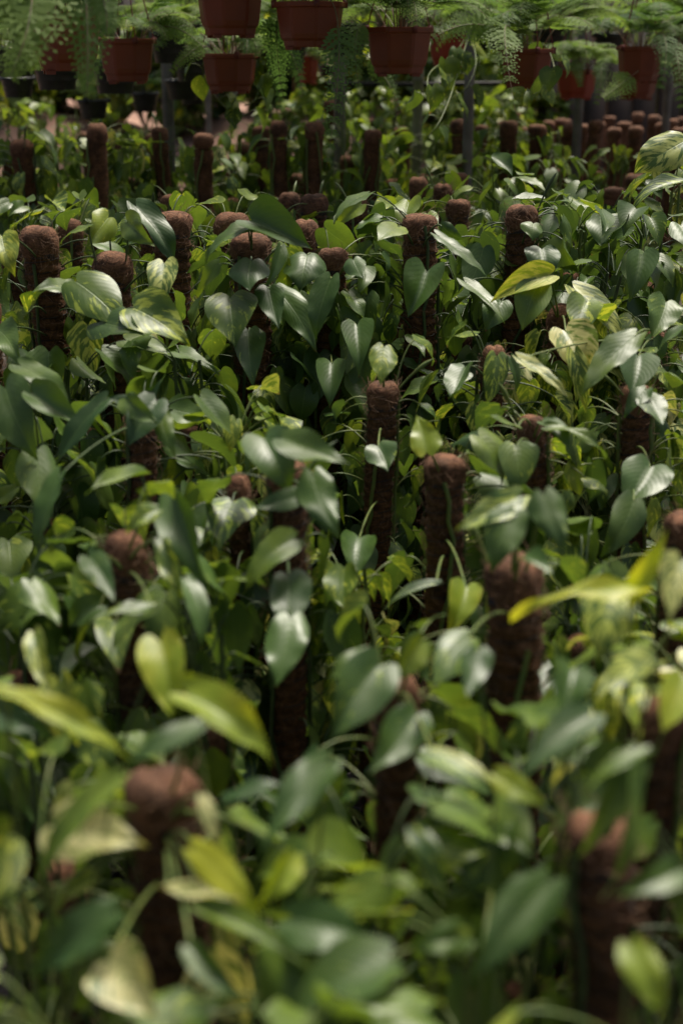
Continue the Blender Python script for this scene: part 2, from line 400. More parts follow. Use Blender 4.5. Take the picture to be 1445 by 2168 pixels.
def blocked(W, ln):
    """would this leaf hang in front of a pole that stands clear?"""
    q = W - CAM; z = q @ FW; x = 722.5 + FPX * q[0] / z; y = 1084 - FPX * (q @ UP) / z; m = (.34 if z > 1.3 else .46) * ln * FPX / z
    if ((np.hypot(x - HC[:, 0], y - HC[:, 1]) < HC[:, 2] + .22 * ln * FPX / z) & (z < HC[:, 3] + .01)).any(): return True
    for (x0, x1, y0, y1, Z) in CLEAR:
        if x0 - m < x < x1 + m and y0 - m * .7 < y < y1 and z < near_z(Z) + .02: return True
    return False
def pothos(px, py, Z, wpx, label, n=46, size=.092, lime=.15, var=.25, bare=.09, sprig=3, hi=True, res='mid',
           group='pothos plants climbing coir poles', low=.16, heroes=(), spread=1.0, hide=0.0, cat='potted plant', green=0.0):
    SEED[0] += 1; seed = SEED[0]; rng = np.random.default_rng(seed)
    T = at(px, py, Z); h = float(T[2]) - hide; Rr = wpx * near_z(Z) / FPX / 2 * .99
    root = empty('pothos_plant', (T[0], T[1], 0), label, cat, group)
    build_pot(root)
    pa, ca, tw, fib, ctr = coir_pole(h, Rr, seed, hi=hi)
    for k in range(len(fib.v)):
        pa.v.append(fib.v[k]); pa.f.append(fib.f[k] + pa.n); pa.uv.append(fib.uv[k]); pa.tone.append(fib.tone[k]); pa.mi.append(np.ones(len(fib.f[k]), int))
    pa.n += fib.n
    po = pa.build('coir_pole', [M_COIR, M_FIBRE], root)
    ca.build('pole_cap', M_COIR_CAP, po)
    if tw.v: tw.build('binding_twine', M_TWINE, po)
    leaves = Acc(); stems = Acc()
    nv = 3
    a0 = rng.uniform(0, 6.28)
    vines = []
    for k in range(nv):
        vh = h - (0.02 if k == 0 and sprig else rng.uniform(.03, .16)) if not hide else h + hide * rng.uniform(.5, .8)
        vp = vine_points(ctr, vh, Rr, .14, a0 + k * 2.1, rng)
        vines.append(vp); tube(stems, vp, .0030, 6)
    outpos = np.array([T[0], T[1], 0])
    def one(att, outd, up, pl, ln, tone, droopang, rs):
        side = np.cross(outd, [0, 0, 1])
        tipd = unit(outd * math.cos(up) + np.array([0, 0, math.sin(up)]) + side * rng.normal(0, .25))
        mid = att + tipd * pl * .6 + np.array([0, 0, .012])
        end = att + tipd * pl * .95 + outd * pl * .12 - np.array([0, 0, pl * .08])
        pet = bez(att, mid, end, 7)
        yaw = rng.normal(0, .45)
        od = outd * math.cos(yaw) + side * math.sin(yaw)
        d = od * math.cos(droopang) - np.array([0, 0, 1]) * math.sin(droopang)
        nn = od * math.sin(droopang) + np.array([0, 0, 1]) * math.cos(droopang)
        roll = rng.normal(0, .36); xx = np.cross(d, nn)
        nn = nn * math.cos(roll) + xx * math.sin(roll)
        if blocked(end + outpos + d * ln * .45, ln): return
        tube(stems, pet, np.linspace(.0014, .0010, 7), 5)
        add_leaf(leaves, end, d, nn, ln, tone, rng, rs, width=rng.uniform(.66, .98))
    zlo = low; n = int(n * (2.6 if Z > 1.6 else 1.5)); size *= .84 * near_z(Z) / Z
    hz = h
    for i in range(n):
        v = vines[i % nv]
        q = (i + rng.uniform(0, 1)) / n
        hz = h + hide * .75; z = zlo + (hz - zlo - .01) * q ** .72
        phi = rng.uniform(0, 6.28)
        if math.sin(phi) < -.45 and z > h - bare and rng.random() < .9: continue
        if math.sin(phi) < -.75 and z > h - bare * 2.2 and rng.random() < .45: continue
        outd = np.array([math.cos(phi), math.sin(phi), 0])
        c = ctr(np.array([z]))[0]
        att = np.array([c[0], c[1], z]) + outd * Rr * (1 if z < h else .8)
        rel = (z - zlo) / (hz - zlo)
        ln = size * .95 * rng.choice([rng.uniform(.45, .8), rng.uniform(.75, 1.12)], p=[.3, .7])
        lm = np.clip(rng.beta(1.2, 2.8) * (.4 + 1.1 * lime) + (rng.random() < lime * .4) * rng.uniform(.1, .45), 0, .68)
        lm *= .35 + .65 * min(1, rel * 1.15)
        vr = np.clip(rng.normal(var + (.06 if Z > 1.7 else -.06), .22), 0, .85)
        up = rng.uniform(.0, 1.1); pl = rng.uniform(.022, .080) * spread
        if z > hz - .10 and not hide: up = rng.uniform(-.3, .6)
        da = 1.55 - 1.5 * rng.beta(1.1, 2.6) if z < hz - .07 else rng.uniform(.1, 1.4)
        one(att, outd, up, pl, ln, (lm, vr, rng.random()), da, res)
    for i in range(sprig + (5 if hide else 0)):
        phi = rng.uniform(0, 6.28); outd = np.array([math.cos(phi), math.sin(phi), 0])
        if outd[1] < -.5 and not hide: outd[1] *= -1
        c = ctr(np.array([h]))[0]
        att = np.array([c[0], c[1], hz - .01]) + outd * Rr * .9
        lm = np.clip(lime * .8 + rng.uniform(.0, .4), 0, .68)
        one(att, outd, rng.uniform(.5, 1.25), rng.uniform(.035, .085), size * rng.uniform(.7, 1.1), (lm, np.clip(rng.normal(var, .2), 0, 1), rng.random()), rng.uniform(-.1, .9), res)
    for i in range(int(rng.random() < .4)):              # new leaves still rolled into a spike
        phi = rng.uniform(0, 6.28); c = ctr(np.array([h]))[0]; outd = np.array([math.cos(phi), math.sin(phi), 0])
        p0 = np.array([c[0], c[1], h - .015]) + outd * Rr; d_ = unit(outd * rng.uniform(.3, 1.2) + np.array([0, 0, 1.0])); p1 = p0 + d_ * rng.uniform(.02, .045)
        tube(stems, bez(p0, p1 + [0, 0, .01], p1 + d_ * .035, 9), [.0018, .0016, .0016, .0018, .0026, .0034, .0034, .0022, .0004], 6)
    for hr in heroes:                                     # leaves that single this plant out: each a part of its own
        (bx_, by_, bz, tx, ty, tz, wd, nv_, lm, vr, lab) = hr[:11]
        vr *= .86; B = at(bx_, by_, bz) - outpos; E = at(tx, ty, tz) - outpos
        la = Acc(); ln = float(np.linalg.norm(E - B))
        add_leaf(la, B, E - B, np.asarray(nv_, float), ln, (lm, vr, rng.random()), rng, 'hi', fold=rng.uniform(.15, .6), droop=rng.uniform(.0, .45), width=wd * .92, curl=rng.uniform(-.4, .4))
        la.build('leaf', M_LEAF, root, label=lab)
        zb = float(np.clip(B[2] - rng.uniform(.02, .06), .2, h - .006)); c = ctr(np.array([zb]))[0]
        dd = unit([B[0] - c[0], B[1] - c[1], 0]); att = np.array([c[0], c[1], zb]) + dd * Rr
        md = (att + B) / 2 + dd * .008 + np.array([0, 0, .02])
        tube(stems, bez(att, md, B, 9), np.linspace(.0018, .0012, 9), 6)
    leaves.build('foliage', M_LEAF, root)
    stems.build('vine_stem', M_STEM if lime > .3 or rng.random() < .4 else M_STEM_DK, root)
    return root

# ------------------------------------------------------------------ the fern baskets
def frond(acc, stem, p0, az, L0, rise, tone, rng, npair=13, w=.30, sag=1.0, path=None, face=None, coarse=1.0):
    o = np.array([math.cos(az), math.sin(az), 0]); zz = np.array([0, 0, 1.0])
    n = 22; s = np.linspace(0, 1, n); fat = 1.3 if coarse > 1 else 1.0
    if path is not None:
        P = path; n = len(P); dirs = np.gradient(P, axis=0); dirs /= np.linalg.norm(dirs, axis=1, keepdims=True)
        L0 = float(np.linalg.norm(np.diff(P, axis=0), axis=1).sum())
    th = rise - (rise + rng.uniform(.6, 1.35) * sag) * s ** 1.25
    st = L0 / (n - 1); side = np.cross(o, zz); sw = rng.normal(0, .4)
    if path is None: dirs = np.cos(th)[:, None] * (o + side * (sw * s)[:, None]) + np.sin(th)[:, None] * zz
    dirs /= np.linalg.norm(dirs, axis=1, keepdims=True)
    if path is None: P = p0 + np.vstack([[0, 0, 0], np.cumsum(dirs[:-1] * st, 0)])
    tube(stem, P, np.linspace(.0014, .0004, n), 4)
    cx = np.cross(dirs, zz if face is None else np.asarray(face, float)); cx /= np.linalg.norm(cx, axis=1, keepdims=True) + 1e-9
    nr = np.cross(cx, dirs)
    for i in range(npair):
        q = .30 + .70 * (i + .3) / npair
        k = q * (n - 1); k0 = int(k); fr = k - k0; k1 = min(n - 1, k0 + 1)
        c = P[k0] * (1 - fr) + P[k1] * fr; d = dirs[k0]; x = cx[k0]; m = nr[k0]
        pl = L0 * w * (1 - (q - .30) / .72) ** .85 * (.80 if i == 0 else 1) + .004
        for sg in (-1, 1):
            pd = unit(x * sg * .86 + d * .55 - m * rng.uniform(.05, .35)); pn = unit(m + pd * .2); px_ = np.cross(pd, pn)
            nn = max(3, int(pl / (.0064 * coarse))); vs_ = []
            for j in range(nn + 1):
                r = (j + .25) / (nn + .6); b = c + pd * pl * r - m * pl * .12 * r * r
                ll = pl * (.25 + .11 * (coarse > 1)) * (1 - r) ** .6 + .003
                if j == nn:
                    e = b + pd * ll; wv = px_ * ll * .36
                    vs_.append([b, (b + e) / 2 - wv, e, (b + e) / 2 + wv]); continue
                for s2 in (-1, 1):
                    dd = unit(px_ * s2 * .8 + pd * .62 + pn * rng.uniform(-.15, .15)); e = b + dd * ll
                    wv = np.cross(dd, pn) * ll * .27
                    vs_.append([b - pd * ll * .12, b + dd * ll * .55 - pd * ll * .26 * fat, e, b + dd * ll * .45 + pd * ll * .24 * fat])
            pw = d * .0011; vs_.append([c - pw, c + pd * pl - m * pl * .12, c + pd * pl - m * pl * .12 + pw * .3, c + pw])
            V = np.array(vs_).reshape(-1, 3)
            acc.add(V, np.arange(len(V)).reshape(-1, 4), tone=tone)
def octo_pot(acc, Rt, H, oct_=True):
    a = []
    ns = 8
    for k in range(ns):
        b = 2 * math.pi * (k + .5) / ns; a += [b - .06, b + .06]
    if not oct_: a = list(np.linspace(0, 2 * np.pi, 32, endpoint=False))
    a = np.array(a)
    if oct_: prof = [(.001, .012), (.60, .012), (.62, .0), (.70, .0), (.715, .02), (.74, .14), (.80, .20), (.84, .30), (.93, .86), (.935, .87), (1.0, .885), (1.01, .90), (1.01, .985), (1.0, 1.0), (.96, 1.0), (.92, .97), (.90, .8)]
    else: prof = [(.001, .02), (.66, .02), (.68, 0), (.74, 0), (.76, .02), (.80, .30), (.825, .31), (.84, .34), (.86, .58), (.885, .59), (.90, .62), (.925, .82), (1.0, .84), (1.02, .86), (1.02, .97), (1.0, 1.0), (.965, 1.0), (.93, .95)]
    prof = np.array(prof); r = prof[:, 0] * Rt; z = prof[:, 1] * H
    V = np.stack([r[:, None] * np.cos(a), r[:, None] * np.sin(a), np.repeat(z[:, None], len(a), 1)], -1)
    acc.add(V.reshape(-1, 3), grid_faces(len(prof), len(a), True))
    if oct_:                                            # feet: small bumps under the rim of the base
        for k in range(4):
            b = math.pi / 4 + k * math.pi / 2; c = np.array([math.cos(b), math.sin(b), 0]) * Rt * .66
            box(acc, c + [-.009, -.009, -.006], c + [.009, .009, .001])
RAILZ = 1.80
def basket(px, rim, bot, wpx, Z, label, kind='red', nf=16, fl=.24, tone=.35, cat='hanging basket', group='hanging fern baskets', mat=None, wire=None, trail=(), aims=(), npair=12, rot=None, front=0, rise=(.85, 1.45)):
    SEED[0] += 1; rng = np.random.default_rng(SEED[0])
    Tt = at(px, rim, Z); Bt = at(px, bot, Z); Rt = wpx * Z / FPX / 2; H = float(Tt[2] - Bt[2])
    root = empty('hanging_basket', Bt, label, cat, group)
    if rot is None: rot = rng.uniform(-.3, .3)
    p = Acc(); octo_pot(p, Rt, H, kind == 'red'); po = p.build('pot', mat or (M_TERRA if kind == 'red' else M_POT), root, smooth=kind != 'red')
    po.rotation_euler.z = rot
    s = Acc(); lathe(s, [(.001, H * .90), (Rt * .92, H * .88)], ns=20); so = s.build('soil', M_SOIL, po)
    hw = Acc(); top = np.array([0, 0, RAILZ - Bt[2] - .02]); m = np.array([0, 0, H + (top[2] - H) * .62])
    for k in range(4 if kind == 'red' else 3):
        b = rot + math.pi / 8 + k * 2 * math.pi / (4 if kind == 'red' else 3)
        e = np.array([math.cos(b) * Rt * 1.0, math.sin(b) * Rt * 1.0, H * .97])
        tube(hw, [e, (e + m) / 2, m], .0017, 6)
        box(hw, e - [.006, .006, .010], e + [.006, .006, .007])
    tube(hw, [m, (m + top) / 2, top], .0018, 6)
    ang = np.linspace(-1.2, math.pi, 9); tube(hw, top + np.stack([.02 * np.cos(ang) - .02, 0 * ang, .02 * np.sin(ang)], 1), .0018, 6)
    hw.build('hanger', wire or (M_WIRE_R if kind == 'red' else M_WIRE_K), root)
    fr = Acc(); st = Acc()
    for k in range(nf):
        az = rng.uniform(0, 6.28) if k >= front else rng.uniform(-2.4, -.75)
        p0 = np.array([math.cos(az), math.sin(az), 0]) * Rt * rng.uniform(.1, .75) + [0, 0, H * .92]
        tn = float(np.clip(rng.normal(tone + .1, .22), 0, 1))
        frond(fr, st, p0, az, fl * rng.uniform(.65, 1.15), rng.uniform(*rise), (tn, 0, rng.random()), rng, npair=npair)
    for (pts, wd_, tn) in aims:
        W = np.array([at(*q) for q in pts]) - Bt
        W = np.vstack([[W[0][0] * .2, W[0][1] * .2, H * .9], W]) if len(W) < 3 else W
        frond(fr, st, None, 0, 1, 0, (tn, 0, rng.random()), rng, npair=13, w=wd_ * .6, coarse=1.7, path=bez(W[0], W[1], W[2], 22), face=(0, -1, .3))
    if nf or aims:
        fo = fr.build('fern_fronds', M_FERN, root, smooth=False); st.build('frond_stalks', M_RHIZ, fo)
    if trail:                                           # trailing pothos shoots
        ta = Acc(); ts = Acc()
        for pts in trail:
            W = np.array([at(*q) for q in pts]) - Bt
            s_ = np.linspace(0, 1, len(W)); sq = np.linspace(0, 1, 24)
            C = np.stack([np.interp(sq, s_, W[:, i]) for i in range(3)], 1); ker = np.ones(5) / 5
            Cp = np.vstack([C[:1]] * 2 + [C] + [C[-1:]] * 2); C = np.stack([np.convolve(Cp[:, i], ker, 'valid') for i in range(3)], 1)
            tube(ts, C, .0016, 5)
            for q in range(1, 24, 4):
                b = C[q]; od = unit([rng.normal(0, 1), rng.normal(-.5, .7), .1]); e = b + od * .03 + [0, 0, .01]
                tube(ts, bez(b, (b + e) / 2 + [0, 0, .01], e, 5), .001, 4)
                dd = unit(od * .5 + np.array([0, 0, -.9])); add_leaf(ta, e, dd, od + np.array([0, 0, .5]), rng.uniform(.045, .075), (rng.uniform(.1, .8), rng.uniform(.1, .6), rng.random()), rng)
        tv = ta.build('trailing_leaves', M_LEAF, root); ts.build('trailing_stem', M_STEM, root)
    return root

# leaves that stand out in the photograph: base x, y, distance; tip x, y, distance; width; facing; lime; marbling; label
A_ = (0, -.75, .65); B_ = (0, -1, .15); C_ = (0, -.25, 1.0); L_ = (-.5, -.8, .4); R_ = (.5, -.8, .4)
HERO = {
 (80, 487): [(5, 500, 2.2, 12, 560, 2.16, .8, A_, .7, .7, 'yellow tipped leaf'), (62, 660, 2.25, 70, 600, 2.2, .6, L_, .5, .5, None), (0, 700, 2.2, 48, 735, 2.14, .8, A_, .2, .1, None)],
 (238, 540): [(163, 597, 2.17, 272, 663, 2.13, .92, A_, .28, .5, 'large marbled leaf'), (284, 652, 2.14, 398, 702, 2.10, 1.05, A_, .4, .72, 'bright marbled leaf'),
   (348, 558, 2.2, 340, 634, 2.15, .75, B_, .3, .85, 'narrow marbled hanging leaf'), (212, 682, 2.15, 284, 700, 2.1, 1.0, A_, .2, .3, None), (155, 608, 2.2, 84, 604, 2.15, .7, A_, .3, .3, None),
   (190, 480, 2.25, 120, 500, 2.25, .5, C_, .6, .3, None), (270, 470, 2.25, 310, 505, 2.2, .7, L_, .55, .2, None), (230, 460, 2.3, 195, 500, 2.25, .9, R_, .7, .3, None)],
 (366, 445): [(290, 440, 2.3, 379, 532, 2.26, .5, (.3, -.5, .8), .03, .02, 'long grey green leaf across the pole'), (362, 740, 2.25, 450, 775, 2.2, .5, C_, .1, .05, None)],
 (531, 493): [(522, 481, 2.22, 396, 527, 2.2, .48, (0, -.35, .9), .12, .05, 'long arching leaf'), (533, 468, 2.22, 644, 515, 2.18, .8, A_, .08, .02, 'broad arching leaf'),
   (532, 552, 2.2, 514, 602, 2.16, 1.3, A_, .06, .15, None), (488, 630, 2.2, 492, 712, 2.15, 1.1, B_, .3, .5, 'marbled heart leaf'), (570, 612, 2.2, 583, 690, 2.16, .8, B_, .05, .12, None),
   (526, 702, 2.2, 526, 806, 2.16, .72, B_, .1, .25, None), (594, 525, 2.22, 580, 612, 2.2, .42, R_, .02, .0, None), (588, 615, 2.25, 682, 712, 2.2, .5, A_, .05, .02, None), (462, 560, 2.2, 405, 625, 2.2, .5, A_, .5, .1, None)],
 (705, 521): [(650, 540, 2.3, 640, 585, 2.25, 1.2, A_, .12, .03, None), (700, 590, 2.22, 655, 710, 2.2, .6, L_, .03, .0, None), (748, 550, 2.25, 760, 590, 2.22, .9, B_, .05, .0, None), (755, 690, 2.25, 765, 770, 2.2, .8, B_, .04, .0, None), (702, 770, 2.25, 700, 835, 2.2, .7, B_, .04, .0, None)],
 (888, 448): [(902, 577, 2.24, 884, 655, 2.2, 1.05, A_, .05, .0, 'dark heart leaf over the pole'), (928, 500, 2.25, 1036, 572, 2.22, .35, C_, .1, .05, None), (842, 480, 2.3, 810, 500, 2.25, .8, A_, .7, .2, None), (935, 480, 2.3, 978, 520, 2.3, .7, L_, .2, .0, None)],
 (1104, 433): [(1128, 473, 2.3, 1126, 497, 2.28, 1.4, B_, .2, .0, 'small heart leaf'), (1146, 528, 2.3, 1152, 575, 2.26, 1.2, A_, .06, .0, None), (1060, 640, 2.28, 1040, 690, 2.25, 1.0, A_, .05, .0, None), (985, 598, 2.3, 1077, 664, 2.25, .38, C_, .2, .3, None)],
 (1188, 658): [(1163, 582, 2.26, 1040, 603, 2.22, .55, (0, -.8, .5), .85, .8, 'marbled lime leaf raised over the cap'), (1138, 600, 2.25, 1098, 682, 2.22, .9, A_, .35, .2, 'veined light green leaf'),
   (1215, 612, 2.3, 1322, 706, 2.25, .55, C_, .4, .85, 'cream flecked leaf'), (1196, 702, 2.15, 1250, 778, 2.1, 1.1, A_, .65, .95, 'cream folded leaf'), (1215, 748, 2.12, 1246, 870, 2.1, .48, B_, .3, .8, None), (1240, 640, 2.25, 1225, 710, 2.2, .8, A_, .5, .4, None)],
 (1045, 745): [(1050, 756, 2.12, 1042, 855, 2.1, .65, B_, .25, .7, 'speckled hanging leaf'), (985, 778, 2.15, 965, 830, 2.1, .7, L_, .1, .0, None), (1080, 760, 2.1, 1110, 830, 2.1, .5, R_, .1, .05, None)],
 (1388, 697): [(1408, 640, 2.2, 1397, 702, 2.16, 1.0, B_, .2, .3, 'upright heart leaf'), (1342, 712, 2.0, 1222, 812, 1.96, .5, (0, -.4, .9), .35, .05, 'long bright green leaf'), (1445, 695, 2.1, 1376, 735, 2.1, .5, C_, .03, .0, 'grey sheened leaf'), (1350, 755, 2.05, 1345, 815, 2.0, .95, A_, .08, .0, None), (1100, 760, 2.0, 1210, 825, 1.96, .35, C_, .3, .9, 'pale folded leaf')],
 (812, 803): [(800, 945, 2.0, 831, 992, 1.97, 1.1, A_, .12, .25, 'heart leaf over the pole'), (812, 735, 2.08, 799, 802, 2.05, .9, B_, .6, .6, 'lime marbled leaf above the tip'), (760, 1140, 1.95, 745, 1195, 1.9, 1.0, A_, .1, .2, None)],
 (941, 955): [(902, 958, 1.84, 895, 874, 1.86, .95, (0, -1, .1), .85, .15, 'glowing lime leaf behind the cap'), (985, 1245, 1.68, 975, 1332, 1.64, .78, B_, .85, .1, 'lime hanging leaf'), (922, 1238, 1.7, 800, 1252, 1.68, .3, C_, .05, .5, None)],
 (607, 985): [(662, 1008, 1.62, 690, 1142, 1.58, .70, A_, .08, .0, 'broad hanging leaf'), (622, 1142, 1.6, 497, 1197, 1.56, .60, (0, -.6, .8), .6, .0, 'bright light green leaf'), (598, 928, 1.62, 722, 985, 1.58, .6, A_, .2, .0, None), (640, 1048, 1.62, 545, 1082, 1.6, .6, A_, .06, .0, None), (560, 930, 1.65, 600, 1010, 1.6, .9, A_, .12, .0, None), (610, 1220, 1.6, 620, 1320, 1.55, .8, B_, .03, .0, None), (615, 1310, 1.55, 600, 1440, 1.5, .7, B_, .03, .0, None)],
  (300, 862): [(330, 850, 1.84, 275, 925, 1.8, .8, A_, .0, .0, None), (270, 845, 1.83, 330, 905, 1.8, .6, L_, .35, .0, None), (222, 848, 1.86, 95, 962, 1.83, .36, (0, -.5, .9), .0, .0, 'long grey sheened leaf'), (290, 868, 1.86, 238, 830, 1.84, .8, A_, .0, .0, None), (288, 866, 1.85, 338, 802, 1.84, .55, R_, .0, .0, None), (125, 1010, 1.7, 50, 1182, 1.66, .36, L_, .0, .0, None), (340, 870, 1.85, 350, 960, 1.82, .5, B_, .3, .0, None)],
 (430, 1270): [(372, 1058, 1.55, 442, 1240, 1.5, .5, L_, .0, .0, 'long greyish hanging leaf'), (395, 1230, 1.5, 462, 1345, 1.46, .4, R_, .0, .0, None), (300, 1005, 1.66, 190, 1022, 1.6, .4, C_, .55, .0, None)],
 (262, 1135): [(330, 1080, 1.5, 260, 1110, 1.48, .7, A_, .25, .7, None), (190, 1180, 1.5, 262, 1258, 1.46, .5, A_, .15, .2, None), (320, 1285, 1.45, 185, 1310, 1.42, .4, C_, .25, .5, None), (345, 1150, 1.5, 372, 1260, 1.46, .4, B_, .4, .6, None)],
 (90, 905): [(12, 822, 1.92, 50, 948, 1.86, .8, B_, .12, .0, 'smooth veined hanging leaf'), (70, 832, 1.9, 158, 905, 1.86, .6, A_, .06, .0, None), (45, 775, 2.0, 172, 838, 1.95, .45, (0, -.3, .95), .3, .0, None)],
 (1085, 1178): [(1098, 1052, 1.5, 985, 1115, 1.46, .55, A_, .1, .8, 'pale folded leaf'), (1088, 1085, 1.48, 1022, 1185, 1.45, .75, A_, .1, .3, None), (1150, 1048, 1.48, 1180, 1168, 1.45, .72, A_, .12, .35, 'pale grey green leaf beside the cap'), (1110, 1185, 1.42, 1170, 1205, 1.4, 1.0, C_, .0, .1, None), (990, 1350, 1.4, 905, 1420, 1.36, .8, A_, .1, .5, None)],
 (1330, 1330): [(1332, 1262, 1.3, 1420, 1128, 1.28, .42, A_, 1.0, .2, 'yellow pointed shoot leaf'), (1345, 1250, 1.28, 1095, 1262, 1.26, .26, C_, 1.0, .75, 'long yellow leaf seen edge on'), (1290, 1250, 1.32, 1268, 1378, 1.28, 1.0, A_, .3, .8, 'cream green heart leaf'), (1440, 1190, 1.25, 1400, 1290, 1.22, .8, A_, .4, .9, None), (1380, 1400, 1.25, 1250, 1440, 1.2, .5, C_, .4, .8, None), (1445, 1440, 1.15, 1410, 1540, 1.12, .8, A_, .9, .2, None)],
 (838, 1440): [(800, 1412, 1.3, 688, 1535, 1.26, .85, A_, .1, .35, 'big pale rounded leaf'), (890, 1358, 1.32, 832, 1440, 1.3, .7, R_, .7, .0, None), (880, 1515, 1.28, 808, 1645, 1.24, .75, A_, .12, .15, None), (780, 1385, 1.32, 680, 1420, 1.3, .6, C_, .3, .0, None), (915, 1590, 1.2, 1062, 1625, 1.16, .3, C_, .1, .9, None)],
 (100, 1390): [(75, 1345, 1.36, 95, 1465, 1.32, .45, B_, .4, .8, 'cream edged leaf'), (340, 1360, 1.3, 378, 1495, 1.26, .75, A_, .85, .55, 'lime and yellow leaf'), (0, 1510, 1.3, 82, 1545, 1.26, .6, A_, .03, .0, None)],
 (60, 1640): [(15, 1468, 1.1, 300, 1565, 1.08, .26, (0, -.3, .95), .9, .6, 'long lime leaf seen edge on'), (245, 1650, 1.06, -10, 1850, 1.02, .24, L_, .55, .0, None), (235, 1935, 1.0, 48, 2065, .98, .55, (0, -.5, .8), .06, .1, 'broad grey green leaf')],
 (335, 1632): [(120, 1745, 1.1, 288, 1788, 1.06, .85, A_, .75, 1.0, 'cream folded leaf left of the pole'), (418, 1535, 1.1, 262, 1605, 1.07, .45, (0, -.3, .95), .15, .25, None), (412, 1800, 1.08, 565, 1915, 1.05, .45, A_, .95, .1, 'bright yellow green leaf'), (618, 1812, 1.08, 555, 1925, 1.05, .65, R_, .95, .2, None),
   (358, 1880, 1.06, 505, 1912, 1.03, .3, C_, .5, 1.0, 'cream arched leaf'), (432, 1925, 1.04, 675, 2035, 1.0, .30, C_, .5, .15, None), (235, 2035, 1.0, 322, 2135, .96, 1.0, A_, .6, 1.0, 'cream heart leaf'), (430, 1690, 1.1, 462, 1800, 1.08, .45, R_, .3, 1.0, None), (405, 2010, 1.0, 500, 2140, .97, .4, A_, .15, .2, None)],
 (590, 1790): [(398, 1470, 1.16, 600, 1564, 1.12, .5, (0, -.5, .85), .85, .35, 'bright yellow green curled leaf'), (618, 1945, 1.02, 808, 1985, 1.0, .75, A_, .05, .0, 'smooth dull oval leaf'), (690, 1620, 1.12, 525, 1775, 1.08, .5, (0, -.5, .85), .1, .0, None), (480, 1690, 1.2, 585, 1640, 1.18, .5, C_, .0, .0, None)],
 (1010, 1830): [(1155, 1870, 1.0, 985, 2065, .96, .62, A_, .1, .05, 'large dull green leaf'), (988, 1985, 1.0, 865, 1992, .98, .7, A_, .15, .4, None), (1050, 1640, 1.12, 1150, 1712, 1.1, .65, A_, .8, .1, 'small lime leaf'), (880, 1760, 1.08, 960, 1900, 1.05, .5, A_, .2, .5, None)],
 (1120, 1560): [(1245, 1515, 1.12, 1090, 1605, 1.08, .6, (0, -.5, .85), .1, .1, 'wide flat grey green leaf'), (1010, 1380, 1.28, 1000, 1480, 1.25, .8, B_, .05, .0, None), (900, 1600, 1.15, 1050, 1640, 1.12, .4, C_, .05, .6, None), (1210, 1420, 1.2, 1190, 1520, 1.16, .8, A_, .1, .2, None)],
 (1262, 1715): [(1345, 1605, 1.02, 1248, 1828, .99, .42, A_, .45, .05, 'long drooping leaf over the top'), (1345, 1640, 1.0, 1330, 1915, .97, .26, R_, .3, .0, None), (1365, 1590, 1.02, 1215, 1640, 1.0, .3, C_, .4, .3, None)],
 (1390, 2020): [(1335, 2005, .92, 1398, 2145, .89, .85, A_, .75, .0, 'lime heart leaf'), (1440, 1840, .95, 1340, 1900, .92, .6, A_, .2, .0, None)],
 (1125, 880): [(1092, 945, 1.9, 1112, 1038, 1.86, .85, A_, .35, .3, 'bright leaf with yellow edge'), (1165, 905, 1.88, 1300, 918, 1.85, .35, C_, .4, .0, None), (1150, 895, 1.9, 1222, 925, 1.86, .6, C_, .1, .1, None), (1095, 905, 1.88, 1010, 862, 1.86, .35, C_, .4, .4, None)],
 (1350, 815): [(1365, 825, 2.0, 1322, 870, 1.98, .7, L_, .05, .2, None), (1370, 840, 2.0, 1402, 895, 1.96, .9, A_, .15, .3, None), (1375, 990, 1.95, 1340, 1060, 1.9, 1.0, A_, .08, .1, None), (1340, 1060, 1.88, 1310, 1180, 1.84, .7, B_, .2, .0, None)],
 (1415, 345): [(1445, 300, 2.9, 1352, 352, 2.86, .9, A_, .15, .85, 'large cream streaked leaf'), (1440, 385, 2.8, 1330, 400, 2.76, .5, C_, .1, .7, None)],
 (1060, 385): [(1040, 335, 3.2, 1085, 360, 3.15, .9, C_, .05, .0, None), (1100, 375, 3.2, 1165, 385, 3.15, .5, C_, .6, .0, None)],
}
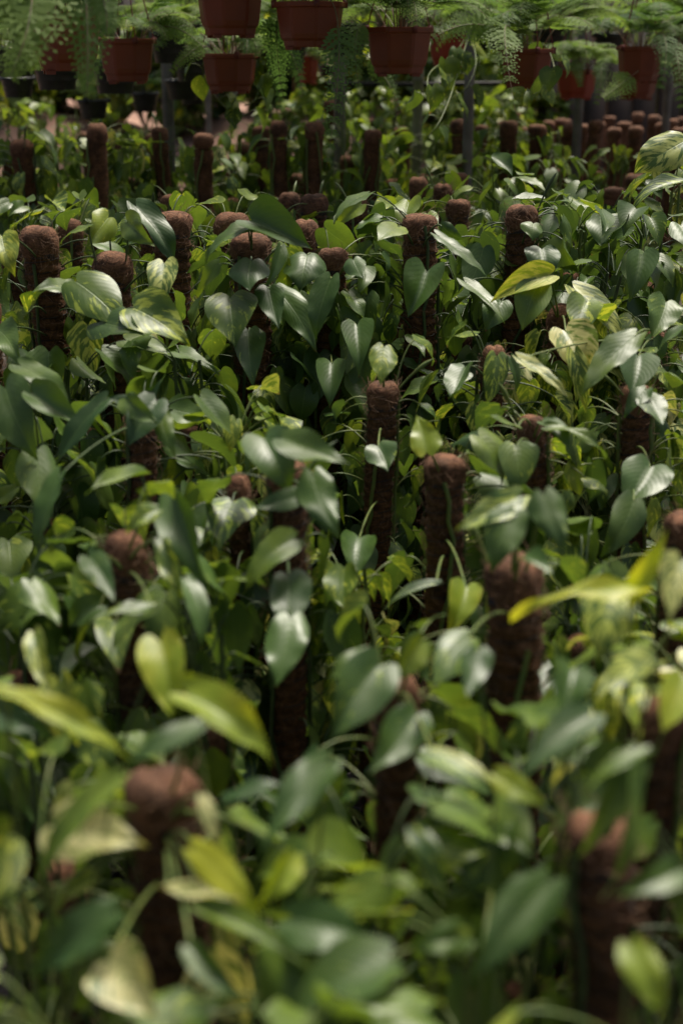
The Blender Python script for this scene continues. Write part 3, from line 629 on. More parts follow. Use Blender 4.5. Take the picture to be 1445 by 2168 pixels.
# poles that stand clear in the photograph: nothing in front of them but the leaves named above
CLEAR = [(262, 412, 1600, 2130, 1.2), (1032, 1150, 1165, 1490, 1.55), (900, 985, 945, 1250, 1.9), (778, 845, 800, 1190, 2.15), (1190, 1325, 1800, 2130, 1.13), (572, 640, 1110, 1620, 1.75),
 (235, 300, 1130, 1200, 1.62), (220, 280, 1390, 1500, 1.62), (275, 325, 880, 985, 2.0), (1322, 1380, 815, 990, 2.1), (45, 125, 482, 780, 2.36), (325, 405, 440, 640, 2.44), (490, 570, 490, 545, 2.32), (480, 560, 600, 780, 2.32), (850, 932, 445, 700, 2.38),
 (1070, 1138, 430, 740, 2.42), (200, 276, 538, 600, 2.28), (180, 232, 265, 400, 4.1), (405, 450, 278, 392, 4.2), (535, 608, 258, 392, 4.4), (770, 812, 268, 368, 4.5), (952, 995, 250, 325, 4.6), (320, 352, 262, 330, 4.5), (648, 690, 262, 330, 4.4),
 (1050, 1445, 238, 310, 4.9), (1250, 1345, 335, 385, 4.2), (590, 695, 408, 462, 3.2), (615, 672, 468, 525, 2.75), (945, 990, 415, 500, 3.05), (680, 728, 520, 575, 2.34), (750, 800, 1500, 1830, 1.42), (1400, 1445, 1500, 2000, 1.28), (1410, 1445, 1050, 1180, 1.7),
 (1160, 1205, 655, 710, 2.36), (1025, 1070, 742, 762, 2.2), (1100, 1150, 875, 920, 2.0), (300, 330, 450, 520, 2.7), (460, 520, 455, 490, 2.85), (0, 45, 492, 520, 2.8), (830, 880, 1430, 1520, 1.42), (342, 368, 215, 375, 5.0), (707, 733, 190, 378, 5.0), (982, 1003, 165, 388, 4.3), (1216, 1236, 205, 320, 5.2), (868, 889, 205, 372, 5.3), (280, 470, 222, 275, 8.0), (120, 200, 222, 262, 8.0)]

HC = np.array([(hb[0] + (hb[3] - hb[0]) * q, hb[1] + (hb[4] - hb[1]) * q, .22 * math.hypot(hb[3] - hb[0], hb[4] - hb[1]), near_z(min(hb[2], hb[5])))
               for hs in HERO.values() for hb in hs for q in (.15, .5, .82)])

# ------------------------------------------------------------------ near bed
G1 = 'pothos plants in the near bed'
G2 = 'pothos plants in the sharp middle bed'
G3 = 'pothos plants behind the middle bed'
FN = (0, -.75, .65)
near = [
 # px, py, Z, w, label, kwargs
 (335, 1632, 1.20, 150, 'blurred nearest coir pole with red brown top, pale yellow leaves on both sides', dict(n=26, lime=.75, var=.55, bare=.16, sprig=0)),
 (1085, 1178, 1.55, 118, 'plump coir pole with rounded pinkish cap and dark throat, right of centre', dict(n=30, lime=.35, var=.3, bare=.20, sprig=0)),
 (941, 955, 1.90, 82, 'tall bare coir pole with clean ball shaped brown cap near the centre', dict(n=26, bare=.24, sprig=1, lime=.35)),
 (812, 803, 2.15, 64, 'slim coir pole wrapped by a thin looping vine with rounded reddish tip', dict(n=30, bare=.17, sprig=1, lime=.4, size=.08)),
 (1262, 1715, 1.13, 140, 'thick dark coir pole in bottom right with long drooping leaf over its top', dict(n=26, lime=.2, var=.1, bare=.25, sprig=2)),
 (838, 1440, 1.42, 92, 'coir pole with reddish edge half hidden behind a big pale rounded leaf', dict(n=30, lime=.2, var=.35, bare=.04, sprig=4)),
 (607, 985, 1.75, 84, 'dark shaded coir pole under a cluster of broad drooping green leaves', dict(n=30, lime=.2, var=.1, bare=.20, sprig=4, size=.1)),
 (262, 1135, 1.62, 84, 'coir pole with small red brown tip poking through leaves on the left', dict(n=46, lime=.35, var=.35, bare=.04, sprig=2)),
 (300, 862, 2.0, 64, 'coir pole capped by wide dark folded leaves, upper left of the near bed', dict(n=34, lime=.12, var=.1, bare=.12, sprig=3, size=.105)),
 (1125, 880, 2.0, 62, 'short coir pole with brown top peeking under bright green leaves', dict(n=48, lime=.45, var=.3, bare=.03, sprig=3)),
 (1350, 815, 2.1, 64, 'upright coir pole at the right between small heart shaped leaves', dict(n=42, lime=.35, var=.4, bare=.10, sprig=3, size=.075)),
 (1452, 1075, 1.7, 80, 'dark coir pole cut by the right edge above the yellow pointed leaf', dict(n=30, lime=.3, var=.2, bare=.12, sprig=2)),
 (1188, 658, 2.36, 60, 'coir pole with yellow vine stem and marbled leaf raised above its cap', dict(n=50, lime=.55, var=.5, bare=.03, sprig=1)),
 (1045, 745, 2.2, 54, 'low coir pole with light brown top behind a speckled hanging leaf', dict(n=46, lime=.3, var=.45, bare=.02, sprig=2, size=.075)),
 (1388, 697, 2.28, 44, 'small dark coir tip among upright heart leaves at right edge', dict(n=44, lime=.5, var=.3, bare=.0, sprig=4, size=.08)),
 (492, 862, 2.05, 50, 'thin coir pole buried in small marbled hanging leaves left of centre', dict(n=56, lime=.3, var=.5, bare=.0, sprig=4, size=.072)),
 (1428, 1480, 1.28, 105, 'thick dark coir trunk filling the lower right edge', dict(n=22, lime=.45, var=.4, bare=.25, sprig=2)),
 (505, 1020, 1.88, 50, 'leafy pothos with orange tinged tip between hanging marbled leaves', dict(n=46, lime=.25, var=.4, bare=.0, sprig=2)),
 # leafy ones whose poles hardly show
 (90, 905, 1.98, 55, 'pothos with smooth fresh green hanging leaves at the left edge', dict(n=46, lime=.2, var=.03, bare=.0, sprig=3, size=.105)),
 (20, 1180, 1.62, 70, 'dark leaved pothos at the left edge below the arching stems', dict(n=40, lime=.12, var=.08, bare=.0, sprig=3, size=.10)),
 (100, 1390, 1.42, 80, 'pothos with a cream edged leaf standing at the left edge', dict(n=36, lime=.3, var=.35, bare=.0, sprig=3)),
 (430, 1270, 1.55, 75, 'pothos with long greyish downward leaves left of the dark pole', dict(n=34, lime=.25, var=.15, bare=.0, sprig=3, size=.1)),
 (760, 1160, 1.85, 55, 'pothos with pale speckled leaves between the slim and the dark pole', dict(n=40, lime=.35, var=.5, bare=.0, sprig=3, size=.07)),
 (1240, 1130, 1.78, 70, 'shadowy pothos with hanging leaves behind the plump capped pole', dict(n=46, lime=.25, var=.1, bare=.0, sprig=2)),
 (1330, 1330, 1.40, 80, 'pothos with broad cream marbled leaves and yellow pointed shoot at right', dict(n=40, lime=.7, var=.7, bare=.0, sprig=4)),
 (1120, 1560, 1.22, 80, 'pothos with grey green rounded leaves below the plump capped pole', dict(n=40, lime=.25, var=.25, bare=.0, sprig=3)),
 (60, 1640, 1.15, 80, 'pothos with yellow lime leaves at the lower left edge', dict(n=32, lime=.55, var=.35, bare=.0, sprig=2)),
 (590, 1790, 1.08, 80, 'pothos with bright yellow green curled leaf right of the nearest pole', dict(n=34, lime=.5, var=.3, bare=.0, sprig=2)),
 (780, 1700, 1.14, 75, 'shaded pothos with smooth oval leaves at bottom centre', dict(n=36, lime=.2, var=.1, bare=.0, sprig=3)),
 (1010, 1830, 1.03, 80, 'pothos with large dull green leaves at bottom right of centre', dict(n=34, lime=.25, var=.3, bare=.0, sprig=2)),
 (130, 2000, .95, 80, 'pothos with cream heart leaf in the bottom left corner', dict(n=30, lime=.35, var=.4, bare=.0, sprig=2)),
 (1490, 1690, 1.2, 80, 'added pothos just past the right edge beside the thick dark trunk, shading the ground', dict(n=40, lime=.3, var=.2, bare=.0, sprig=2)),  # added out of frame so the sun does not reach bare ground
 (1500, 1350, 1.5, 80, 'added pothos just past the right edge behind the yellow pointed shoot, shading the ground', dict(n=40, lime=.4, var=.4, bare=.0, sprig=2)),  # another added filler out of frame, keeps sun off the soil
 (560, 2120, .88, 80, 'darkest low pothos at the bottom edge left of centre', dict(n=26, lime=.3, var=.1, bare=.0, sprig=2)),
 (1390, 2020, .93, 80, 'pothos with lime heart leaves in the bottom right corner', dict(n=26, lime=.5, var=.15, bare=.0, sprig=2)),
]
mid = [
 (80, 487, 2.36, 78, 'leaning coir pole with frayed flat brown cap at the left of the sharp row', dict(n=44, bare=.13, sprig=1, var=.15)),
 (238, 540, 2.28, 80, 'coir pole with thin vine trailing over its dark top beside large marbled leaves', dict(n=42, bare=.07, sprig=5, var=.35)),
 (366, 445, 2.44, 80, 'tallest light topped coir pole with a lumpy folded cap', dict(n=42, bare=.17, sprig=1, var=.3)),
 (531, 493, 2.32, 80, 'coir pole with forked petioles rising in front of its cap, left of centre', dict(n=48, bare=.05, sprig=3, var=.25)),
 (705, 521, 2.34, 62, 'short topped coir pole above dark overlapping hanging leaves at centre', dict(n=60, bare=.02, sprig=1, var=.05, size=.098)),
 (888, 448, 2.38, 74, 'dark bound coir pole with flat wide cap right of centre', dict(n=46, bare=.12, sprig=2, var=.08)),
 (1104, 433, 2.42, 64, 'knobbly coir pole with pale worn rim, a small heart leaf at its shoulder', dict(n=46, bare=.16, sprig=1, var=.1)),
 (1215, 430, 2.5, 50, 'coir pole drowned in dark blue green hanging leaves', dict(n=74, bare=.0, sprig=3, var=.03, lime=.03, size=.095)),
 (1370, 450, 2.5, 55, 'dense dark leaved pothos at right edge of the sharp row', dict(n=78, bare=.0, sprig=4, var=.04, lime=.04, size=.098)),
 (1300, 520, 2.36, 50, 'dark pothos thicket between two leafy poles at right', dict(n=60, bare=.0, sprig=2, var=.03, lime=.03, size=.095)),
 (-30, 640, 2.26, 60, 'pothos with yellow tipped leaf cut by the left edge', dict(n=56, bare=.0, sprig=3, var=.4, lime=.35)),
 (985, 560, 2.5, 55, 'pothos filling the gap right of the dark bound pole', dict(n=54, bare=.0, sprig=2, var=.12, lime=.15)),
 (620, 640, 2.44, 55, 'pothos of glossy heart leaves low between two centre poles', dict(n=54, bare=.0, sprig=2, var=.15)),
 (155, 720, 2.22, 55, 'low pothos with glossy green leaves in front of leaning pole', dict(n=40, bare=.0, sprig=1, var=.1)),
 (400, 720, 2.22, 50, 'low pothos with arched leaves in front of the tallest pole', dict(n=40, bare=.0, sprig=1, var=.2)),
 (800, 640, 2.42, 50, 'low pothos between the centre poles with drooping dark leaves', dict(n=54, bare=.0, sprig=1, var=.08)),
]
rear = [
 (490, 457, 2.85, 72, 'coir cap showing behind long arching leaves left of centre', dict(n=40, bare=.08, sprig=4, lime=.4)),
 (320, 453, 2.7, 56, 'narrow coir pole tucked against the tallest pole', dict(n=36, bare=.08, sprig=0, lime=.3)),
 (645, 470, 2.75, 58, 'coir pole with fuzzy square cap behind the heart leaf', dict(n=36, bare=.07, sprig=1, lime=.4)),
 (612, 417, 3.3, 46, 'left one of two side by side coir knobs behind the centre', dict(n=38, bare=.05, sprig=1, lime=.35)),
 (665, 411, 3.2, 60, 'right one of two side by side coir knobs, round and dark', dict(n=36, bare=.05, sprig=0, lime=.35)),
 (970, 417, 3.05, 48, 'rounded coir pole behind the dark bound pole on its right', dict(n=38, bare=.12, sprig=1, lime=.35)),
 (755, 421, 3.1, 46, 'coir knob behind arching lime leaves at centre', dict(n=40, bare=.06, sprig=2, lime=.5)),
 (20, 494, 2.8, 48, 'coir cap at left edge behind the leaning pole', dict(n=36, bare=.06, sprig=1, lime=.3)),
 (150, 470, 2.95, 52, 'coir cap hidden under broad pale leaves at left', dict(n=44, bare=.02, sprig=4, lime=.35)),
 (360, 409, 3.4, 40, 'small rounded coir tip above the tallest pole', dict(n=34, bare=.03, sprig=1, lime=.4)),
 (885, 376, 3.6, 40, 'left of three small coir knobs near the bamboo post', dict(n=32, bare=.04, sprig=1, lime=.5)),
 (936, 388, 3.45, 38, 'middle one of three small coir knobs near the bamboo post', dict(n=32, bare=.04, sprig=0, lime=.4)),
 (970, 370, 3.7, 42, 'right one of three small coir knobs, beside the grey post', dict(n=30, bare=.08, sprig=0, lime=.3)),
 (860, 425, 2.9, 50, 'pothos with lime leaves arching above the dark bound pole', dict(n=36, bare=.0, sprig=5, lime=.75, var=.1)),
 (1060, 385, 3.3, 46, 'pothos with pale leaves raised high right of the grey post', dict(n=52, bare=.0, sprig=6, lime=.5, var=.2)),
 (1290, 400, 3.1, 46, 'bushy bluish pothos in front of the far coir stand', dict(n=60, bare=.0, sprig=5, lime=.12, var=.15)),
 (1415, 345, 3.1, 46, 'pothos with large cream streaked leaf at the upper right edge', dict(n=44, bare=.0, sprig=3, lime=.35, var=.6)),
 (1150, 420, 2.95, 44, 'pothos with light green leaves behind the knobbly pole', dict(n=50, bare=.0, sprig=3, lime=.4)),
 (420, 470, 2.95, 44, 'lime leaved pothos glowing behind the tallest pole', dict(n=46, bare=.0, sprig=3, lime=.75, var=.1)),
 (570, 500, 2.75, 44, 'lime leaved pothos glowing right of the forked petioles', dict(n=44, bare=.0, sprig=1, lime=.6, var=.1)),
 (240, 440, 3.2, 44, 'pothos with light blue green upright leaves behind the vine draped pole', dict(n=46, bare=.0, sprig=5, lime=.3)),
 (60, 430, 3.35, 44, 'shrubby pothos between the left far poles and the left edge', dict(n=52, bare=.0, sprig=3, lime=.3)),
 # the row with tall dark poles under the baskets
 (205, 268, 4.1, 46, 'tall dark ridged coir pole below the lowest black pot', dict(n=44, bare=.26, sprig=0, lime=.4)),
 (337, 266, 4.5, 36, 'slim dark coir pole leaning on the leftmost grey post', dict(n=36, bare=.2, sprig=1, lime=.4)),
 (430, 280, 4.2, 42, 'tall dark coir pole right of the leftmost grey post', dict(n=40, bare=.24, sprig=0, lime=.4)),
 (554, 262, 4.6, 36, 'left one of the touching pair of tall coir poles', dict(n=30, bare=.24, sprig=0, lime=.35)),
 (589, 258, 4.4, 36, 'right one of the touching pair of tall coir poles', dict(n=34, bare=.26, sprig=0, lime=.35)),
 (666, 264, 4.4, 40, 'dark coir pole behind the hanging fern frond', dict(n=40, bare=.18, sprig=1, lime=.4)),
 (790, 271, 4.5, 38, 'dark coir pole standing between the centre post and the bamboo post', dict(n=44, bare=.22, sprig=0, lime=.4)),
 (858, 282, 5.1, 28, 'thin coir pole just left of the bamboo post', dict(n=36, bare=.15, sprig=0, lime=.4)),
 (972, 254, 4.6, 40, 'dark coir pole touching the grey post right of centre', dict(n=34, bare=.2, sprig=0, lime=.4)),
 (45, 300, 4.1, 48, 'dark coir pole smothered in leaves at the far left', dict(n=56, bare=.1, sprig=2, lime=.3)),
 (515, 302, 5.4, 28, 'small distant coir pole left of the touching pair', dict(n=34, bare=.1, sprig=1, lime=.4)),
 (1076, 258, 4.9, 38, 'leftmost dark coir pole of the far right row', dict(n=26, bare=.28, sprig=0, lime=.4)),
 (1137, 263, 4.9, 40, 'dark coir pole beside leafy climber in the far right row', dict(n=26, bare=.28, sprig=0, lime=.4)),
 # leafy masses below the baskets
 (120, 300, 4.5, 34, 'bright leafy pothos left of the tall ridged pole', dict(n=80, bare=.0, sprig=4, lime=.5)),
 (275, 290, 4.5, 34, 'bright leafy pothos right of the tall ridged pole', dict(n=60, bare=.0, sprig=4, lime=.5)),
 (385, 330, 4.7, 34, 'low leafy pothos right of the leftmost grey post', dict(n=54, bare=.0, sprig=3, lime=.5)),
 (490, 330, 4.5, 34, 'low leafy pothos left of the touching pair', dict(n=54, bare=.0, sprig=3, lime=.45)),
 (627, 290, 4.8, 34, 'leafy pothos right of the touching pair', dict(n=54, bare=.0, sprig=3, lime=.55)),
 (735, 250, 4.9, 34, 'bright leafy pothos right of the centre grey post', dict(n=60, bare=.0, sprig=4, lime=.6)),
 (830, 300, 4.9, 34, 'leafy pothos behind the bamboo post', dict(n=54, bare=.0, sprig=3, lime=.45)),
 (905, 280, 4.7, 34, 'pothos climbing beside the bamboo post on its right', dict(n=56, bare=.0, sprig=3, lime=.65)),
 (930, 330, 4.3, 34, 'low bright pothos left of the grey post right of centre', dict(n=56, bare=.0, sprig=3, lime=.6)),
 (1035, 330, 4.4, 34, 'low pothos at the foot of the far right row', dict(n=50, bare=.0, sprig=3, lime=.4)),
 (1170, 340, 4.3, 34, 'low dark pothos in front of the far coir stand', dict(n=44, bare=.0, sprig=2, lime=.25)),
 (1105, 272, 5.4, 32, 'distant pothos climbing between the left poles of the far right row', dict(n=36, bare=.0, sprig=3, lime=.5)),
 (1180, 282, 5.6, 32, 'distant pothos spray left of the grey post in the far stand', dict(n=26, bare=.0, sprig=3, lime=.5)),
 (1300, 320, 4.8, 32, 'distant pothos low at the front of the far stand', dict(n=36, bare=.0, sprig=3, lime=.4)),
 (20, 235, 5.4, 34, 'bright distant pothos at left edge below the black pots', dict(n=56, bare=.0, sprig=4, lime=.5)),
 (100, 215, 5.9, 34, 'bright distant pothos under the large black pot', dict(n=50, bare=.0, sprig=4, lime=.5)),
 (320, 217, 5.8, 32, 'distant pothos under the paired black pots', dict(n=44, bare=.0, sprig=4, lime=.55)),
 (650, 197, 5.9, 32, 'distant pothos behind the centre grey post', dict(n=50, bare=.0, sprig=4, lime=.6)),
 (780, 182, 6.0, 32, 'distant pothos under the dark shelf bar', dict(n=56, bare=.0, sprig=4, lime=.6)),
 (180, 217, 6.2, 32, 'distant pothos behind the lowest black pot', dict(n=50, bare=.0, sprig=4, lime=.6)),
 (250, 232, 5.5, 32, 'distant pothos left of the leftmost grey post', dict(n=60, bare=.0, sprig=4, lime=.45)),
 (520, 268, 6.3, 32, 'distant pothos on the left of the touching pair', dict(n=50, bare=.0, sprig=4, lime=.6)),
 (590, 214, 6.0, 32, 'distant pothos showing above the touching pair', dict(n=60, bare=.0, sprig=4, lime=.5)),
 (700, 212, 5.6, 32, 'distant pothos behind the tip of the hanging frond', dict(n=60, bare=.0, sprig=4, lime=.4)),
 (850, 204, 6.1, 32, 'distant pothos behind the bamboo post top', dict(n=60, bare=.0, sprig=4, lime=.5)),
 (940, 217, 5.9, 32, 'distant pothos between the bamboo post and the grey post', dict(n=60, bare=.0, sprig=4, lime=.5)),
 (1075, 197, 5.8, 32, 'distant yellowish pothos under the basket with the long fronds', dict(n=50, bare=.0, sprig=4, lime=.7)),
]
ORD = ['first', 'second', 'third', 'fourth', 'fifth', 'sixth', 'seventh', 'eighth', 'ninth', 'tenth', 'eleventh', 'twelfth', 'thirteenth', 'fourteenth']
for (px, py, Z, wp, lab, kw) in near + mid + rear:
    if kw.get('bare') == 0 and 'tip' not in lab: kw['hide'] = .13 if Z > 1.5 else .22; kw['bare'] = 0.001
for (px, py, Z, wp, lab, kw) in near:
    pothos(px, py, Z, wp, lab, group=G1, heroes=HERO.get((px, py), ()), **kw)
for (px, py, Z, wp, lab, kw) in mid:
    kw = dict(dict(lime=.14), **kw)
    pothos(px, py, Z, wp, lab, group=G2, heroes=HERO.get((px, py), ()), **kw)
for (px, py, Z, wp, lab, kw) in rear:
    kw = dict(dict(var=.2, hi=Z < 3.5, res='mid' if Z < 3.8 else 'lo'), **kw)
    pothos(px, py, Z, wp, lab, group=G3, heroes=HERO.get((px, py), ()), **kw)

# ------------------------------------------------------------------ far stand of bare coir poles (few leaves)
GF = 'bare coir poles in the far stand'
def bare_pole(px, py, Z, wpx, label, proto=[]):
    T = at(px, py, Z)
    if len(proto) < 5:
        k = len(proto); pr = []
        pa, ca, tw, fib, ctr = coir_pole(1.0, .029, 900 + k, hi=False)
        pr = (pa, ca); proto.append(pr)
        po = pa.build('coir_pole', [M_COIR_CAP if k % 3 else M_COIR, M_FIBRE]); cp = ca.build('pole_cap', M_COIR_CAP)
        pt = build_pot(None); proto[-1] = (po, cp, pt, list(pt.children)[0]); fresh = True
    else: fresh = False
    SEED[0] += 1
    po, cp, pt, so = proto[SEED[0] % len(proto)] if not fresh else proto[-1]
    if not fresh:
        po2 = po.copy(); cp2 = cp.copy(); pt2 = pt.copy(); so2 = so.copy()
        for o_ in (po2, cp2, pt2, so2): COL.objects.link(o_)
        po, cp, pt, so = po2, cp2, pt2, so2
    root = empty('coir_pole_pot', (T[0], T[1], 0), label, 'coir pole', GF)
    po.parent = root; cp.parent = po; pt.parent = root; so.parent = pt
    po.scale = (wpx * Z / FPX / .058,) * 2 + (T[2],)
    po.rotation_euler.z = (SEED[0] * 1.7) % 6.28
    return root
rngf = np.random.default_rng(5)
ranks = [   # rank name, Z, y, list of x, width
 ('front', 5.3, 256, [1205, 1262], 32),
 ('second', 5.9, 262, [1020, 1110, 1232, 1300, 1345, 1400, 1438], 31),
 ('third', 6.7, 250, [1065, 1160, 1185, 1268, 1322, 1384, 1422], 28),
 ('back', 7.5, 244, [1090, 1195, 1290, 1350, 1404, 1442], 24),
]
for rn, Z, y, xs, wd in ranks:
    for k, x in enumerate(xs):
        wh = ORD[k]
        bare_pole(x, y + rngf.uniform(-8, 10), Z + rngf.uniform(-.08, .08), wd + rngf.uniform(-2, 2), '%s pole from the left in the %s rank of bare far coir poles' % (wh, rn))
for k, (x, y) in enumerate([(1262, 362), (1310, 345), (1345, 372), (1392, 350), (1425, 378), (1375, 395), (1300, 392), (1440, 345)]):
    bare_pole(x, y, 4.15 + .02 * (400 - y), 42, ['low coir top among leaves left of the low far cluster', 'low coir top, second from left, in the low right cluster', 'low coir top in the middle of the low right cluster', 'low coir top behind the cream streaked leaf', 'low coir top near right edge under the cream streaked leaf', 'lowest coir top near the right edge', 'lowest coir top left in the low right cluster', 'low coir top cut by the right edge'][k])
for k, (x, y, Z) in enumerate([(500, 330, 5.6), (470, 360, 5.0), (1000, 300, 5.6), (740, 330, 5.6)]):
    bare_pole(x, y, Z, 34, ['short brown coir pole behind leaves left of the touching pair', 'lower brown coir pole right of the tall dark pole', 'short brown coir pole right of the grey post', 'short brown coir pole behind the centre post'][k])

# ------------------------------------------------------------------ posts and rails
def post(px, wpx, Z, label, mat, top=RAILZ + .02, bamboo=False):
    T = at(px, 200, Z); r = wpx * Z / FPX / 2; root = empty('support_post', (T[0], T[1], 0), label, 'post', 'posts carrying the basket rails')
    a = Acc()
    if bamboo:
        z = []; rr = []
        for k in range(8):
            z += [k * .235, k * .235 + .006, k * .235 + .012, k * .235 + .02]; rr += [r, r * 1.12, r * 1.12, r]
        z.append(top); rr.append(r); tube(a, np.stack([np.array(z) * .01, 0 * np.array(z), z], 1), rr, 14)
    else:
        lathe(a, [(.001, 0), (r, 0), (r, top), (r * .98, top + .002), (.001, top + .002)], ns=18)
    a.build('shaft', mat, root)
    b = Acc(); lathe(b, [(r * 1.05, -.02), (r * 2.2, -.02), (r * 2.3, .03), (r * 1.9, .05), (r * 1.02, .055)], ns=18); b.build('footing', M_STEEL, root)
    c = Acc(); tube(c, [(0, -.03, top - .02), (0, .03, top - .02)], r * .5, 8); lathe(c, [(r * 1.01, top - .06), (r * 1.25, top - .06), (r * 1.25, top - .02), (r * 1.01, top - .02)], ns=18); c.build('clamp', M_STEEL, root)
    return root
post(355, 24, 5.0, 'leftmost grey post left of the tall dark pole', M_STEEL)
post(719, 24, 5.0, 'grey post at the centre partly behind the fern frond', M_STEEL)
post(992, 22, 4.3, 'tall grey post right of centre beside a dark pole', M_STEEL)
post(1225, 20, 5.2, 'grey post standing in the far coir stand', M_STEEL)
post(1412, 18, 5.9, 'thin grey post near the right edge', M_STEEL)
post(878, 22, 5.3, 'greenish bamboo post at centre right', M_BAMBOO, bamboo=True)
post(440, 12, 7.0, 'thin distant post in front of the earth mound', M_STEEL)
RAILS = {}
def rail(Z, label):
    y = float(at(0, 60, Z)[1]); a = Acc(); ang = None
    tube(a, [(-3.2, y, RAILZ), (0, y, RAILZ - .003), (3.2, y, RAILZ)], .011, 10)
    o = a.build('basket_rail', M_STEEL); tag(o, label, 'rail', 'rails above the baskets')
